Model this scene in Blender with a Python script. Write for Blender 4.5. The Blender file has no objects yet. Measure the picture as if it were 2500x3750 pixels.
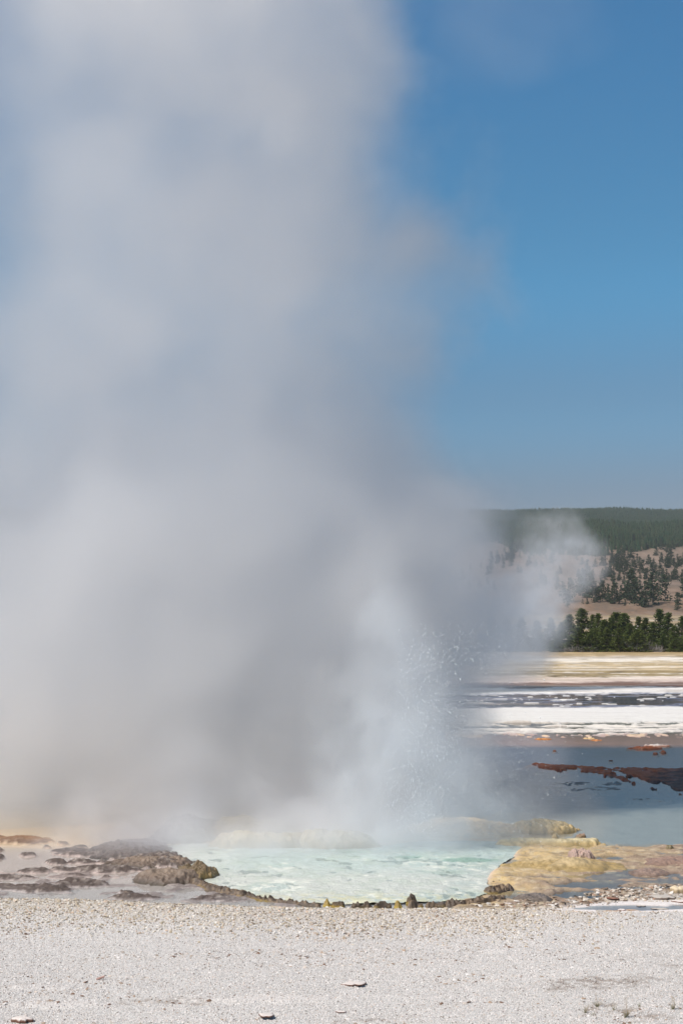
import bpy, bmesh, math, random
import numpy as np
from mathutils import Vector

# ------------------------------------------------------------------ camera, sky, sun, exposure
SC = bpy.context.scene
CAM_H = 4.0
FPX = 5208.0                      # focal length of the 2500x3750 photograph in its own pixels (50 mm on 36 mm)
PITCH = math.atan((2300 - 1875) / FPX)
cd = bpy.data.cameras.new("camera"); cam = bpy.data.objects.new("camera", cd)
SC.collection.objects.link(cam); SC.camera = cam
cd.sensor_fit = 'VERTICAL'; cd.sensor_height = 36.0; cd.lens = 50.0
cd.clip_start = 0.1; cd.clip_end = 30000
cam.location = (0, 0, CAM_H); cam.rotation_euler = (math.pi / 2 + PITCH, 0, 0)

SUN_EL, SUN_AZ = math.radians(50), math.radians(-124)     # azimuth from +Y towards +X: sun at the left, a little behind the steam
world = bpy.data.worlds.new("World"); SC.world = world; world.use_nodes = True
wn = world.node_tree.nodes; wl = world.node_tree.links
bg = wn['Background']; bg.inputs[1].default_value = 0.09
sky = wn.new('ShaderNodeTexSky'); sky.sky_type = 'NISHITA'; sky.sun_disc = False
sky.sun_elevation = SUN_EL; sky.sun_rotation = SUN_AZ
sky.altitude = 2200; sky.air_density = 1.0; sky.dust_density = 1.2; sky.ozone_density = 2.0
# smoky air low in the sky and a cleaner blue higher up; unseen zenith dimmed and warmed to cut blue ambient light
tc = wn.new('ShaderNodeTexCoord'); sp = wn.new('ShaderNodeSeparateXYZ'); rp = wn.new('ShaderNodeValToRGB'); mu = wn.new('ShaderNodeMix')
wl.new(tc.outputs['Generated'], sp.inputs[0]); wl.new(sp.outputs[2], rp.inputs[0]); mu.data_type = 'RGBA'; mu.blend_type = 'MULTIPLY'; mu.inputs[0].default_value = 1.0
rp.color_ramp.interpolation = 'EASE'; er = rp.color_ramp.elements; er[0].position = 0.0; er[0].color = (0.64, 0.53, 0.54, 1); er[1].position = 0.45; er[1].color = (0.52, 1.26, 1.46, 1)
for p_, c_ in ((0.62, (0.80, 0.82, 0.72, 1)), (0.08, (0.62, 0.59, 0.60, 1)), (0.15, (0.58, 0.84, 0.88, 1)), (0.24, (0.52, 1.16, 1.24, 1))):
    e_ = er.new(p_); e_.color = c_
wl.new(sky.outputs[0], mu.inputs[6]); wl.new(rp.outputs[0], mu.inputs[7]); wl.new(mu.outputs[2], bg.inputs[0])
sd = bpy.data.lights.new("sun", 'SUN'); sun = bpy.data.objects.new("sun", sd); SC.collection.objects.link(sun)
sd.energy = 4.7; sd.angle = math.radians(0.5); sd.color = (1.0, 0.93, 0.85)
sv = Vector((math.sin(SUN_AZ) * math.cos(SUN_EL), math.cos(SUN_AZ) * math.cos(SUN_EL), math.sin(SUN_EL)))
sun.rotation_euler = sv.to_track_quat('Z', 'Y').to_euler(); sun.location = sv * 60
SC.view_settings.view_transform = 'Standard'; SC.view_settings.look = 'None'
SC.view_settings.exposure = 0.0; SC.view_settings.gamma = 1.0
SC.render.engine = 'CYCLES'
SC.cycles.use_denoising = True
SC.cycles.max_bounces = 10; SC.cycles.diffuse_bounces = 2; SC.cycles.glossy_bounces = 3
SC.cycles.transparent_max_bounces = 24; SC.cycles.volume_bounces = 8
SC.cycles.volume_step_rate = 1.0; SC.cycles.volume_max_steps = 64
SC.cycles.caustics_reflective = False; SC.cycles.caustics_refractive = False
SC.cycles.sample_clamp_indirect = 4.0

# ------------------------------------------------------------------ helpers
rng = np.random.default_rng(7); random.seed(7)
def ground(px, py, z=0.0):
    """the place on the level z that the photograph shows at its pixel (px, py)"""
    ty = (1875 - py) / FPX; tx = (px - 1250) / FPX
    dy = math.cos(PITCH) - ty * math.sin(PITCH); dz = math.sin(PITCH) + ty * math.cos(PITCH)
    t = (z - CAM_H) / dz
    return tx * t, dy * t
def py_of(y, z=0.0):
    """numpy: photograph row on which a point at distance y and height z shows"""
    a = np.arctan2(z - CAM_H, y) - PITCH
    return 1875 - FPX * np.tan(a)
def px_of(x, y, z=0.0):
    dpt = y * math.cos(PITCH) + (z - CAM_H) * math.sin(PITCH)
    return 1250 + FPX * x / dpt
def lin(c):
    c = np.asarray(c, float) / 255.0
    return np.where(c <= 0.04045, c / 12.92, ((c + 0.055) / 1.055) ** 2.4)
def sstep(a, b, x):
    t = np.clip((x - a) / (b - a), 0, 1); return t * t * (3 - 2 * t)
def _hash(ix, iy, seed):
    h = (ix.astype(np.int64) * 374761393 + iy.astype(np.int64) * 668265263 + seed * 1442695041) & 0xffffffff
    h = ((h ^ (h >> 13)) * 1274126177) & 0xffffffff
    h = (h ^ (h >> 16)) & 0xffffffff
    return h / 4294967295.0
def vnoise(x, y, seed=0):
    ix = np.floor(x); iy = np.floor(y); fx = x - ix; fy = y - iy
    fx = fx * fx * (3 - 2 * fx); fy = fy * fy * (3 - 2 * fy)
    a = _hash(ix, iy, seed); b = _hash(ix + 1, iy, seed); c = _hash(ix, iy + 1, seed); d = _hash(ix + 1, iy + 1, seed)
    return (a * (1 - fx) + b * fx) * (1 - fy) + (c * (1 - fx) + d * fx) * fy
def fbm(x, y, seed=0, oct=4, gain=0.5):
    s = 0; a = 1; t = 0
    for k in range(oct):
        s = s + a * vnoise(x * 2 ** k + 17.3 * k, y * 2 ** k - 9.1 * k, seed + k); t += a; a *= gain
    return s / t
def obj(name, me, mat=None, parent=None):
    o = bpy.data.objects.new(name, me); SC.collection.objects.link(o)
    if mat: me.materials.append(mat)
    if parent: o.parent = parent
    return o
def tag(o, label=None, cat=None, group=None, kind=None):
    if label: o['label'] = label
    if cat: o['category'] = cat
    if group: o['group'] = group
    if kind: o['kind'] = kind
    return o
def empty(name, loc, rz=0.0):
    o = bpy.data.objects.new(name, None); SC.collection.objects.link(o); o.location = loc; o.rotation_euler = (0, 0, rz); return o
def mesh_np(name, V, F, smooth=True, col=None, wet=None):
    """V (n,3), F (m,k) with k = 3 or 4; col: per-vertex linear RGB; wet: per-vertex 0..1"""
    me = bpy.data.meshes.new(name); V = np.asarray(V, np.float32); F = np.asarray(F, np.int32)
    me.vertices.add(len(V)); me.vertices.foreach_set('co', V.ravel())
    k = F.shape[1]
    me.loops.add(F.size); me.loops.foreach_set('vertex_index', F.ravel())
    me.polygons.add(len(F)); me.polygons.foreach_set('loop_start', np.arange(0, F.size, k, dtype=np.int32))
    me.polygons.foreach_set('use_smooth', np.full(len(F), smooth))
    me.update(calc_edges=True)
    if col is not None:
        c = np.ones((len(V), 4), np.float32); c[:, :3] = col
        if wet is not None: c[:, 3] = wet
        at = me.color_attributes.new('Col', 'FLOAT_COLOR', 'POINT'); at.data.foreach_set('color', c.ravel())
    return me
def grid_faces(nr, nc):
    i = np.arange(nr - 1)[:, None] * nc + np.arange(nc - 1)[None, :]
    i = i.ravel(); return np.stack([i, i + 1, i + nc + 1, i + nc], 1)
class NT:
    """small helper for building node trees"""
    def __init__(s, tree): s.t = tree; s.n = tree.nodes; s.l = tree.links
    def add(s, kind, **kw):
        nd = s.n.new(kind); ins = kw.pop('ins', {})
        for k, v in kw.items(): setattr(nd, k, v)
        for k, v in ins.items(): s.set(nd.inputs[k], v)
        return nd
    def set(s, sock, v):
        if isinstance(v, bpy.types.NodeSocket): s.l.new(v, sock)
        else: sock.default_value = v
    def m(s, op, a, b=None, c=None, clamp=False):
        nd = s.n.new('ShaderNodeMath'); nd.operation = op; nd.use_clamp = clamp
        for i, v in enumerate((a, b, c)):
            if v is not None: s.set(nd.inputs[i], v)
        return nd.outputs[0]
    def vm(s, op, a, b=None):
        nd = s.n.new('ShaderNodeVectorMath'); nd.operation = op
        s.set(nd.inputs[0], a)
        if b is not None: s.set(nd.inputs[1], b)
        return nd.outputs[0]
    def mapr(s, v, a, b, c=0.0, d=1.0, kind='SMOOTHSTEP'):
        nd = s.n.new('ShaderNodeMapRange'); nd.interpolation_type = kind
        for i, w in zip((0, 1, 2, 3, 4), (v, a, b, c, d)): s.set(nd.inputs[i], w)
        return nd.outputs[0]
    def curve(s, v, pts):
        """piecewise curve of v in 0..1; pts in 0..1"""
        nd = s.n.new('ShaderNodeFloatCurve'); s.set(nd.inputs[1], v); cv = nd.mapping.curves[0]
        while len(cv.points) > 2: cv.points.remove(cv.points[1])
        cv.points[0].location = pts[0]; cv.points[-1].location = pts[-1]
        for p in pts[1:-1]: cv.points.new(*p)
        nd.mapping.update(); return nd.outputs[0]
    def noise(s, vec, scale, detail=2.0, rough=0.5, out=0, dist=0.0):
        nd = s.n.new('ShaderNodeTexNoise'); s.set(nd.inputs['Vector'], vec)
        nd.inputs['Scale'].default_value = scale; nd.inputs['Detail'].default_value = detail
        nd.inputs['Roughness'].default_value = rough; nd.inputs['Distortion'].default_value = dist
        return nd.outputs[out]
    def mixc(s, f, a, b, blend='MIX'):
        nd = s.n.new('ShaderNodeMix'); nd.data_type = 'RGBA'; nd.blend_type = blend
        s.set(nd.inputs[0], f); s.set(nd.inputs[6], a); s.set(nd.inputs[7], b); return nd.outputs[2]
def new_mat(name):
    m = bpy.data.materials.new(name); m.use_nodes = True; t = NT(m.node_tree)
    return m, t, t.n['Principled BSDF'], t.n['Material Output']
# ------------------------------------------------------------------ steam (real volumes inside lumpy closed hulls)
def loft_hull(name, rows, n=40, seed=1, bump=0.06):
    """rows: (z, x_left, x_right, y_front, y_back); closed lofted hull"""
    V = []; rw = []
    zs = np.linspace(rows[0][0], rows[-1][0], 48); R = np.array(rows)
    for z in zs:
        xl, xr, yf, yb = [np.interp(z, R[:, 0], R[:, k]) for k in range(1, 5)]
        a = np.linspace(0, 2 * np.pi, n, endpoint=False)
        k = 1.0 + bump * (2 * fbm(np.cos(a) * 1.5 + 5, np.sin(a) * 1.5 + z * 0.35 + 20, seed, 3) - 1)
        x = (xl + xr) / 2 + (xr - xl) / 2 * np.cos(a) * k; y = (yf + yb) / 2 + (yb - yf) / 2 * np.sin(a) * k
        V.append(np.stack([x, y, np.full(n, z)], 1))
    V = np.concatenate(V); nr = len(zs)
    F = [(r * n + i, r * n + (i + 1) % n, (r + 1) * n + (i + 1) % n, (r + 1) * n + i) for r in range(nr - 1) for i in range(n)]
    me = bpy.data.meshes.new(name)
    me.from_pydata([tuple(v) for v in V], [], F + [tuple(reversed(range(n))), tuple(range((nr - 1) * n, nr * n))]); me.update()
    return me
def steam_mat(name, rows, dens, zdens, warp, wscale, namp, nscale, edge, aniso=0.2, color=(0.96, 0.97, 1.0), unit=4.0, gap=0.0, core=None):
    """rows as for the hull; density falls to nothing towards the shape's edge, torn by two noises"""
    m, t, bsdf, out = new_mat(name); t.n.remove(bsdf)
    z0, z1 = rows[0][0], rows[-1][0]; L = 16.0
    P = t.add('ShaderNodeTexCoord').outputs['Object']
    w = t.vm('SUBTRACT', t.noise(P, wscale, 1.0, 0.5, out=1), (0.5, 0.5, 0.5))
    ws = t.add('ShaderNodeVectorMath', operation='SCALE'); t.l.new(w, ws.inputs[0]); ws.inputs['Scale'].default_value = warp
    Q = t.vm('ADD', P, ws.outputs[0])
    sx = t.add('ShaderNodeSeparateXYZ'); t.l.new(Q, sx.inputs[0]); x, y, z = sx.outputs
    h = t.m('DIVIDE', t.m('SUBTRACT', z, z0), z1 - z0, clamp=True)
    xm = sum(r[1] + r[2] for r in rows) / 2 / len(rows); ym = sum(r[3] + r[4] for r in rows) / 2 / len(rows)
    def cur(f, mid, span=2 * L):
        return t.m('ADD', t.m('MULTIPLY', t.m('SUBTRACT', t.curve(h, [((r[0] - z0) / (z1 - z0), min(1, max(0, (f(r) - mid) / span + 0.5))) for r in rows]), 0.5), span), mid)
    xc = cur(lambda r: (r[1] + r[2]) / 2, xm); hw = cur(lambda r: (r[2] - r[1]) / 2, 0)
    yc = cur(lambda r: (r[3] + r[4]) / 2, ym); hy = cur(lambda r: (r[4] - r[3]) / 2, 0)
    dx = t.m('DIVIDE', t.m('SUBTRACT', x, xc), hw); dy = t.m('DIVIDE', t.m('SUBTRACT', y, yc), hy)
    r = t.m('SQRT', t.m('ADD', t.m('MULTIPLY', dx, dx), t.m('MULTIPLY', dy, dy)))
    n = t.noise(Q, nscale, 4.0, 0.55)
    f = t.m('ADD', t.m('MULTIPLY', t.m('SUBTRACT', 1.0, r), t.m('DIVIDE', t.m('MINIMUM', hw, hy), unit)), t.m('MULTIPLY', t.m('SUBTRACT', n, 0.62 if gap == 0 else gap), namp))
    d = t.mapr(f, 0.0, edge)
    d = t.m('MULTIPLY', d, t.m('MULTIPLY', t.curve(h, [((a - z0) / (z1 - z0), b) for a, b in zdens]), dens))
    n3 = t.noise(Q, nscale * 1.7, 3.0, 0.5)
    d = t.m('MULTIPLY', d, t.mapr(n3, 0.36, 0.64, 0.5, 1.3))
    if core:                                             # a thinner veil left of the column's core
        xk = t.m('ADD', t.m('MULTIPLY', t.m('SUBTRACT', t.curve(h, [((a - z0) / (z1 - z0), c / (2 * L) + 0.5) for a, c in core]), 0.5), 2 * L), 0.0)
        d = t.m('MULTIPLY', d, t.mapr(t.m('SUBTRACT', x, xk), -2.2, 1.8, 0.34, 1.0))
    v = t.add('ShaderNodeVolumePrincipled'); v.inputs['Color'].default_value = (*color, 1)
    v.inputs['Anisotropy'].default_value = aniso; t.l.new(d, v.inputs['Density'])
    t.l.new(v.outputs[0], out.inputs['Volume'])
    m.cycles.homogeneous_volume = False
    return m
#            z     xl     xr    yf    yb
PLUME = [( 0.0, -11.5,  3.6, 26.2, 38.0),
         ( 1.2, -11.5,  4.6, 26.2, 38.0),
         ( 2.6, -11.5,  4.4, 26.2, 38.0),
         ( 4.2, -11.5,  5.3, 26.4, 37.5),
         ( 5.4, -11.5,  5.6, 26.6, 37.0),
         ( 6.6, -11.5,  5.3, 26.8, 37.0),
         ( 7.6, -12.0,  4.8, 27.0, 36.5),
         ( 9.0, -12.5,  4.3, 27.0, 36.0),
         (10.5, -13.0,  4.7, 26.9, 36.0),
         (12.0, -13.0,  4.5, 26.8, 36.0),
         (13.6, -13.0,  4.4, 26.6, 36.0),
         (15.2, -13.0,  4.1, 26.6, 36.0),
         (16.4, -13.0,  4.0, 26.6, 36.0),
         (18.0, -13.0,  3.4, 26.6, 37.0),
         (22.0, -13.0,  2.8, 26.6, 38.0)]
zd = [(0.0, 0.6), (0.7, 0.7), (2.5, 0.95), (5, 0.95), (8, 0.66), (12, 0.54), (22, 0.42)]
core = [(0, -15.9), (4, -15), (6, -11), (7.5, -8.2), (9, -6.9), (11.7, -6.1), (14, -6.2), (17.5, -6.4), (22, -7)]
sm = steam_mat("steam", PLUME, 0.85, zd, 2.0, 0.24, 1.35, 0.24, 0.42, aniso=0.62, color=(0.974, 0.974, 0.978), unit=4.0, gap=0.58, core=core)
tag(obj("steam_plume", loft_hull("steam_plume", PLUME), sm), "tall grey white column of steam billowing up from the geyser and drifting left", "steam", kind="stuff")
FAR = [( 0.1, -1.0, 13.0, 86.0, 100.0), ( 1.5, 0.0, 14.6, 86.0, 100.0), ( 3.0, 2.0, 15.4, 87.0, 99.0), (4.6, 4.5, 16.2, 88.0, 98.0), (6.2, 7.0, 17.2, 89.0, 97.0),
       (7.8, 9.4, 18.4, 90.0, 96.5), (9.4, 10.4, 18.2, 90.5, 96.0), (10.8, 11.2, 17.2, 91.0, 95.5), (12.0, 12.2, 15.8, 91.8, 94.6)]
fm = steam_mat("far_steam", FAR, 0.42, [(0.1, 0.15), (1.2, 0.4), (3, 0.7), (6, 1.0), (11.0, 1.0), (12.0, 0.4)], 1.6, 0.3, 1.2, 0.5, 0.75, aniso=0.4, unit=2.5, color=(0.90, 0.925, 0.95))
tag(obj("distant_steam_plume", loft_hull("distant_steam_plume", FAR, seed=4), fm), "smaller round headed steam puff rising in front of the treeline on the right", "steam", kind="stuff")
SPRAY = [(0.0, -1.6, 5.0, 24.9, 28.6), (1.0, -1.3, 4.1, 25.0, 28.4), (2.2, -0.9, 3.2, 25.2, 28.2), (3.4, -0.4, 2.5, 25.5, 28.0), (4.6, 0.0, 1.9, 25.9, 27.8), (6.0, 0.3, 1.3, 26.4, 27.5)]
pm = steam_mat("spray_mist", SPRAY, 1.2, [(0, 0.45), (1, 0.8), (3, 0.9), (5, 0.9), (5.8, 0.3)], 0.7, 0.9, 0.9, 0.9, 0.7, aniso=0.4, unit=1.4, color=(0.95, 0.975, 1.0))
tag(obj("spray_mist", loft_hull("spray_mist", SPRAY, seed=9), pm), "pale blue cone of fine mist round the geyser's water jet", "mist", kind="stuff")
LOW = [(0.02, -7.5, 4.6, 23.8, 29.0), (0.25, -7.8, 4.4, 24.1, 29.0), (0.7, -8.0, 4.0, 25.0, 29.0), (1.2, -8.0, 3.4, 25.6, 29.0), (2.2, -8.0, 2.8, 26.2, 29.0)]
lm = steam_mat("low_mist", LOW, 1.3, [(0.02, 0.8), (0.25, 0.9), (0.7, 0.8), (1.2, 0.45), (2.2, 0.0)], 0.9, 0.6, 1.1, 0.6, 0.6, aniso=0.4, unit=2.6)
tag(obj("pool_mist", loft_hull("pool_mist", LOW, seed=12), lm), "thin low mist creeping over the back of the pool", "mist", kind="stuff")
WISP = [(16.6, 3.0, 4.4, 31.0, 35.0), (17.4, 1.6, 6.6, 30.5, 35.5), (18.6, 0.6, 7.6, 30.5, 35.5), (20.5, 0.6, 7.0, 31.0, 35.0)]
wm_ = steam_mat("steam_wisp", WISP, 0.045, [(16.6, 0.5), (17.5, 1.0), (20.5, 0.6)], 1.5, 0.3, 1.2, 0.3, 0.9, aniso=0.4, unit=2.0)
tag(obj("steam_wisp", loft_hull("steam_wisp", WISP, seed=15), wm_), "faint wisp of steam across the blue sky at the top", "steam", kind="stuff")
DRIFT = [(0.1, -4.0, 8.0, 82.0, 98.0), (2.0, -5.0, 9.5, 82.0, 98.0), (5.0, -6.0, 11.0, 82.0, 98.0), (8.0, -6.0, 11.4, 82.0, 98.0), (11.0, -6.0, 11.2, 83.0, 97.0), (13.5, -6.0, 10.4, 84.0, 96.0)]
dm_ = steam_mat("drift", DRIFT, 0.20, [(0.1, 0.2), (2.0, 0.5), (5, 1.0), (11, 0.9), (13.5, 0.0)], 2.0, 0.22, 1.2, 0.3, 0.9, aniso=0.4, unit=4.0, color=(0.90, 0.925, 0.95))
tag(obj("drifting_steam", loft_hull("drifting_steam", DRIFT, seed=21), dm_), "thin bluish steam veil hanging over the flats between the fountain and the distant puff", "steam", kind="stuff")
# ------------------------------------------------------------------ ground: one fan-shaped sheet, finer near the pool
def blobs(PX, PY, lst, warp):
    """summed soft patches given as (px, py, rx, ry, strength) on the ground as the photograph maps it"""
    out = np.zeros_like(PX)
    for cx, cy, rx, ry, s in lst:
        near = (np.abs(PX - cx) < rx * 1.9) & (np.abs(PY - cy) < ry * 1.9)
        if not near.any(): continue
        d = ((PX[near] - cx) / rx) ** 2 + ((PY[near] - cy) / ry) ** 2 + warp[near]
        out[near] = np.maximum(out[near], s * sstep(1.35, 0.25, d))
    return out
SHORE = ([-4000, 0, 300, 700, 1000, 1250, 1600, 1850, 2050, 2200, 2350, 2500, 3200, 6000],
         [3290, 3290, 3294, 3312, 3320, 3326, 3326, 3330, 3318, 3302, 3272, 3256, 3240, 3240])
CRUST = [(70,3078,120,13,1), (230,3090,20,5,.8), (172,3103,15,4,.7), (103,3133,38,7,.9), (0,3113,14,6,.8), (-5,3140,24,10,.9),
         (293,3106,36,5,.9), (265,3118,80,7,.9), (330,3130,130,6,.9), (210,3158,42,9,1), (295,3158,58,8,.9), (382,3160,36,5,.8),
         (385,3186,140,13,1), (130,3192,66,9,.9), (222,3186,40,8,.8), (300,3238,100,13,1), (140,3256,130,14,.9), (462,3271,30,6,.9),
         (490,3290,95,7,.8), (500,3108,120,26,1.5), (590,3152,120,25,1.6), (450,3140,60,9,.9), (40,3216,90,9,.6), (20,3250,60,8,.6),
         (250,3212,80,7,.45), (430,3212,70,6,.4), (820,3290,130,15,.55), (-200,3150,160,20,1), (-260,3230,150,18,1), (-60,3070,90,10,1)]
WET = [(2150,3242,165,15,1), (2110,3277,125,17,1), (2235,3143,60,8,1), (2105,3165,110,4,.9), (1960,3216,130,8,.6), (2425,3200,24,5,1),
       (2390,3252,190,9,1), (1885,3283,48,9,1), (2310,3326,200,11,1), (2600,3320,160,10,1), (2480,3225,60,4,.7)]
POOL = [(775,3236),(705,3176),(640,3128),(610,3098),(700,3092),(1000,3096),(1400,3098),(1500,3084),(1700,3080),(1860,3088),(1905,3106),
        (1872,3140),(1822,3166),(1792,3200),(1770,3236),(1800,3262),(1700,3296),(1500,3304),(1250,3310),(1000,3299),(890,3278),(815,3256)]
def in_poly(x, y, P):
    r = np.zeros(x.shape, bool); n = len(P)
    for i in range(n):
        x1, y1 = P[i]; x2, y2 = P[(i + 1) % n]
        c = ((y1 > y) != (y2 > y)) & (x < (x2 - x1) * (y - y1) / (y2 - y1 + 1e-9) + x1)
        r ^= c
    return r
def mixa(a, b, t): return a * (1 - t[..., None]) + b * t[..., None]
def ground_fields(X, Y):
    PY = py_of(np.maximum(Y, 3.0)); PX = px_of(X, np.maximum(Y, 3.0))
    big = fbm(X * 0.9, Y * 0.9, 3, 4); mid = fbm(X * 3.1, Y * 3.1, 11, 4); fin = fbm(X * 11, Y * 11, 21, 3)
    wv = (mid - 0.5) * 1.9 + (fin - 0.5) * 1.0
    shore = np.interp(PX, *SHORE) + (fin - 0.5) * 9 + (mid - 0.5) * 10
    G = sstep(0, 5, PY - shore)                       # gravel mask
    # ---- near flats
    Z = -0.022 + 0.03 * (big - 0.5) + 0.0 * X
    left = sstep(40, -40, PX - np.interp(PY, [2950, 3090, 3130, 3176, 3236, 3310], [1250, 620, 645, 710, 790, 1100]))
    cr = blobs(PX, PY, CRUST, wv)
    rough = np.abs(2 * fin - 1)
    kn = fbm(X * 26, Y * 26, 27, 2); Z = Z + cr * (0.058 + 0.10 * (mid - 0.25)) + cr * (0.07 * (fin - 0.5) + 0.045 * (kn - 0.5))
    lumps = sstep(0.54, 0.62, mid) * sstep(3150, 3200, PY) * left
    Z = Z + lumps * 0.03
    pinkish = lin([218, 198, 190]); greyw = lin([200, 194, 194]); cream = lin([226, 196, 160])
    C = mixa(np.broadcast_to(pinkish, X.shape + (3,)), greyw, sstep(3190, 3270, PY) * 0.8 * np.ones_like(X))
    C = mixa(C, cream, sstep(3135, 3075, PY))
    crustc = mixa(np.broadcast_to(lin([88, 76, 70]), X.shape + (3,)), lin([158, 148, 140]), sstep(0.5, 0.75, 0.5 * fin + 0.5 * kn))
    crustc = mixa(crustc, lin([150, 112, 78]), sstep(3105, 3070, PY) * 0.7)
    ct = np.clip(cr * 1.6 + lumps * 0.8, 0, 1)
    C = mixa(C, crustc, ct * sstep(-0.012, 0.012, Z))
    rough_v = np.where(ct > 0.3, 0.55, 0.4)
    # ---- right of the pool
    R = sstep(-30, 30, PX - np.interp(PY, [2950, 3080, 3140, 3200, 3240, 3262, 3310], [1450, 1880, 1880, 1800, 1775, 1800, 1650])) * sstep(2800, 2950, PY)
    yel = lin([204, 178, 128]); brn = lin([150, 130, 114]); tan = lin([180, 160, 136]); shal = lin([176, 176, 168])
    tr = np.clip((PX - 1900) / 500 + (mid - 0.5) * 1.2 + (PY - 3170) / 180, 0, 1)
    RC = mixa(np.broadcast_to(yel, X.shape + (3,)), brn, tr)
    RC = mixa(RC, tan, sstep(0.45, 0.7, fin) * 0.6); RC = mixa(RC, lin([112, 92, 74]), sstep(0.56, 0.7, fbm(X * 5, Y * 5, 29, 4, .65)) * 0.5 * sstep(3080, 3110, PY)); RC = mixa(RC, lin([214, 200, 168]), sstep(0.56, 0.72, fbm(X * 8 + 9, Y * 8, 28, 3, .6)) * 0.5)
    shallow = sstep(3098, 3078, PY + (mid - 0.5) * 24 - np.clip((PX - 2250) * 0.03, -4, 8))
    RC = mixa(RC, shal, shallow)
    RC = mixa(RC, lin([238, 206, 150]), shallow * sstep(2150, 1750, PX) * sstep(2940, 3000, PY) * 0.9)
    tb = big * 7; RZ = 0.035 + 0.05 * (mid - 0.5) + 0.022 * (np.floor(tb) + sstep(0.55, 1.0, tb - np.floor(tb)) - 3.5) + 0.03 * (fin - .5)
    RZ = RZ * (1 - shallow) + shallow * (-0.03 + 0.035 * (mid - 0.42))
    wt = blobs(PX, PY, WET, wv * 0.45)
    RZ = RZ * (1 - wt) - 0.03 * wt
    RC = mixa(RC, lin([150, 145, 145]), wt * sstep(3300, 3330, PY) )
    RC = mixa(RC, lin([120, 112, 106]), wt * (1 - sstep(3300, 3330, PY)) * 0.8)
    Z = Z * (1 - R) + RZ * R; C = mixa(C, RC, R)
    # ---- channel and far flats
    F = sstep(2990, 2920, PY + (mid - 0.5) * 50)
    sX = X / np.maximum(Y, 1) * 40
    bnd = (fbm(sX * 0.10, Y * 0.02, 31, 3) - 0.5) * 30 + (fbm(sX * 0.6, PY * 0.05, 41, 4, .6) - 0.5) * 13
    bnd = bnd + (fbm(sX * 4.5, PY * 0.22, 43, 3, .6) - 0.5) * 9
    q = PY + bnd * sstep(2760, 2690, PY)
    streak = 0.6 * fbm(sX * 0.35, PY * 0.22, 51, 4) + 0.4 * fbm(sX * 2.2, PY * 0.4, 52, 4, .6); st2 = fbm(sX * 2.2, PY * 0.4, 61, 3)
    stops = [(2385, [186, 160, 112], 3), (2400, [214, 190, 150], 3), (2406, [240, 232, 220], 3), (2422, [236, 226, 208], 3), (2430, [206, 184, 142], 3), (2446, [226, 206, 170], 3),
             (2458, [176, 154, 108], 3), (2474, [168, 150, 112], 3), (2480, [232, 216, 200], 3), (2494, [226, 208, 196], 3), (2500, [136, 104, 80], 0.6), (2514, [120, 84, 56], 0.6), (2518, [232, 228, 222], 3),
             (2536, [236, 234, 230], 3), (2541, [118, 124, 146], 0.3), (2584, [112, 116, 136], 0.3), (2592, [236, 234, 230], 3), (2640, [234, 232, 226], 3),  # the lavender-blue pair is reflected colour of water painted onto bare ground
             (2650, [210, 204, 196], 0.5), (2680, [180, 170, 168], -1.0), (2694, [190, 158, 150], -1.0), (2724, [206, 164, 152], -1.0), (2734, [70, 92, 120], -6), (2790, [58, 82, 116], -12), (2900, [66, 86, 112], -10), (2965, [120, 124, 124], -4)]  # pink then blue: hill and sky reflections painted into the channel floor
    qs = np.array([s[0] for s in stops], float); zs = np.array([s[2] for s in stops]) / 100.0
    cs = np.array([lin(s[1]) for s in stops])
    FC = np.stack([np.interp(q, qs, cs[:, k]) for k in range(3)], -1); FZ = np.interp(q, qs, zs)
    dry = sstep(2500, 2470, q)
    FC = mixa(FC, lin([240, 232, 218]), sstep(0.52, 0.62, streak) * dry * 0.75)
    FC = mixa(FC, lin([150, 128, 84]), sstep(0.50, 0.40, streak) * dry * 0.6)
    FC = mixa(FC, lin([120, 104, 72]), sstep(0.60, 0.72, st2) * sstep(2452, 2464, q) * sstep(2482, 2474, q))
    dk_ = sstep(0.54, 0.64, fbm(sX * 0.3, PY * 0.33, 59, 4, .6)) * sstep(2700, 2640, q); cw = 1 - 0.85 * sstep(2580, 2592, q) * sstep(2648, 2636, q); FC = mixa(FC, lin([176, 160, 140]), dk_ * 0.55 * cw)
    FC = mixa(FC, lin([150, 140, 134]), sstep(0.60, 0.68, fbm(sX * 0.8, PY * 0.6, 58, 3, .6)) * sstep(2480, 2520, q) * sstep(2700, 2640, q) * 0.5 * cw)
    gr = fbm(sX * 4.0, PY * 0.7, 57, 3); FC = FC * (1 + cw * (0.42 * gr - 0.20))[..., None]
    wb = sstep(2536, 2545, q) * sstep(2590, 2580, q)     # water's bluish reflection painted on the ground, wet in patches, with white islands
    wn_ = fbm(sX * 0.5, PY * 0.35, 67, 3); FZ = FZ - wb * 0.02 * sstep(0.48, 0.56, wn_); FC = mixa(FC, lin([92, 84, 84]), wb * sstep(0.6, 0.68, fbm(sX * 0.6, PY * 0.5, 69, 3)) * 0.8)
    isl = sstep(0.66, 0.70, fbm(sX * 1.3, PY * 0.6, 63, 4, .7)) * wb
    FZ = FZ + isl * 0.05; FC = mixa(FC, lin([240, 238, 232]), isl)
    fg = sstep(2640, 2650, q) * sstep(2694, 2684, q)     # streaks of white, brown and water
    fs = fbm(sX * 0.8, PY * 0.32, 71, 5, .6)
    FZ = np.where(fg > 0.3, -0.02 + 0.09 * (fs - 0.47) * 4, FZ)
    FC = mixa(FC, lin([238, 232, 222]), fg * sstep(0.5, 0.56, fs)); FC = mixa(FC, lin([92, 70, 52]), fg * sstep(0.42, 0.40, np.abs(fs - 0.0)) * 0.8)
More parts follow.
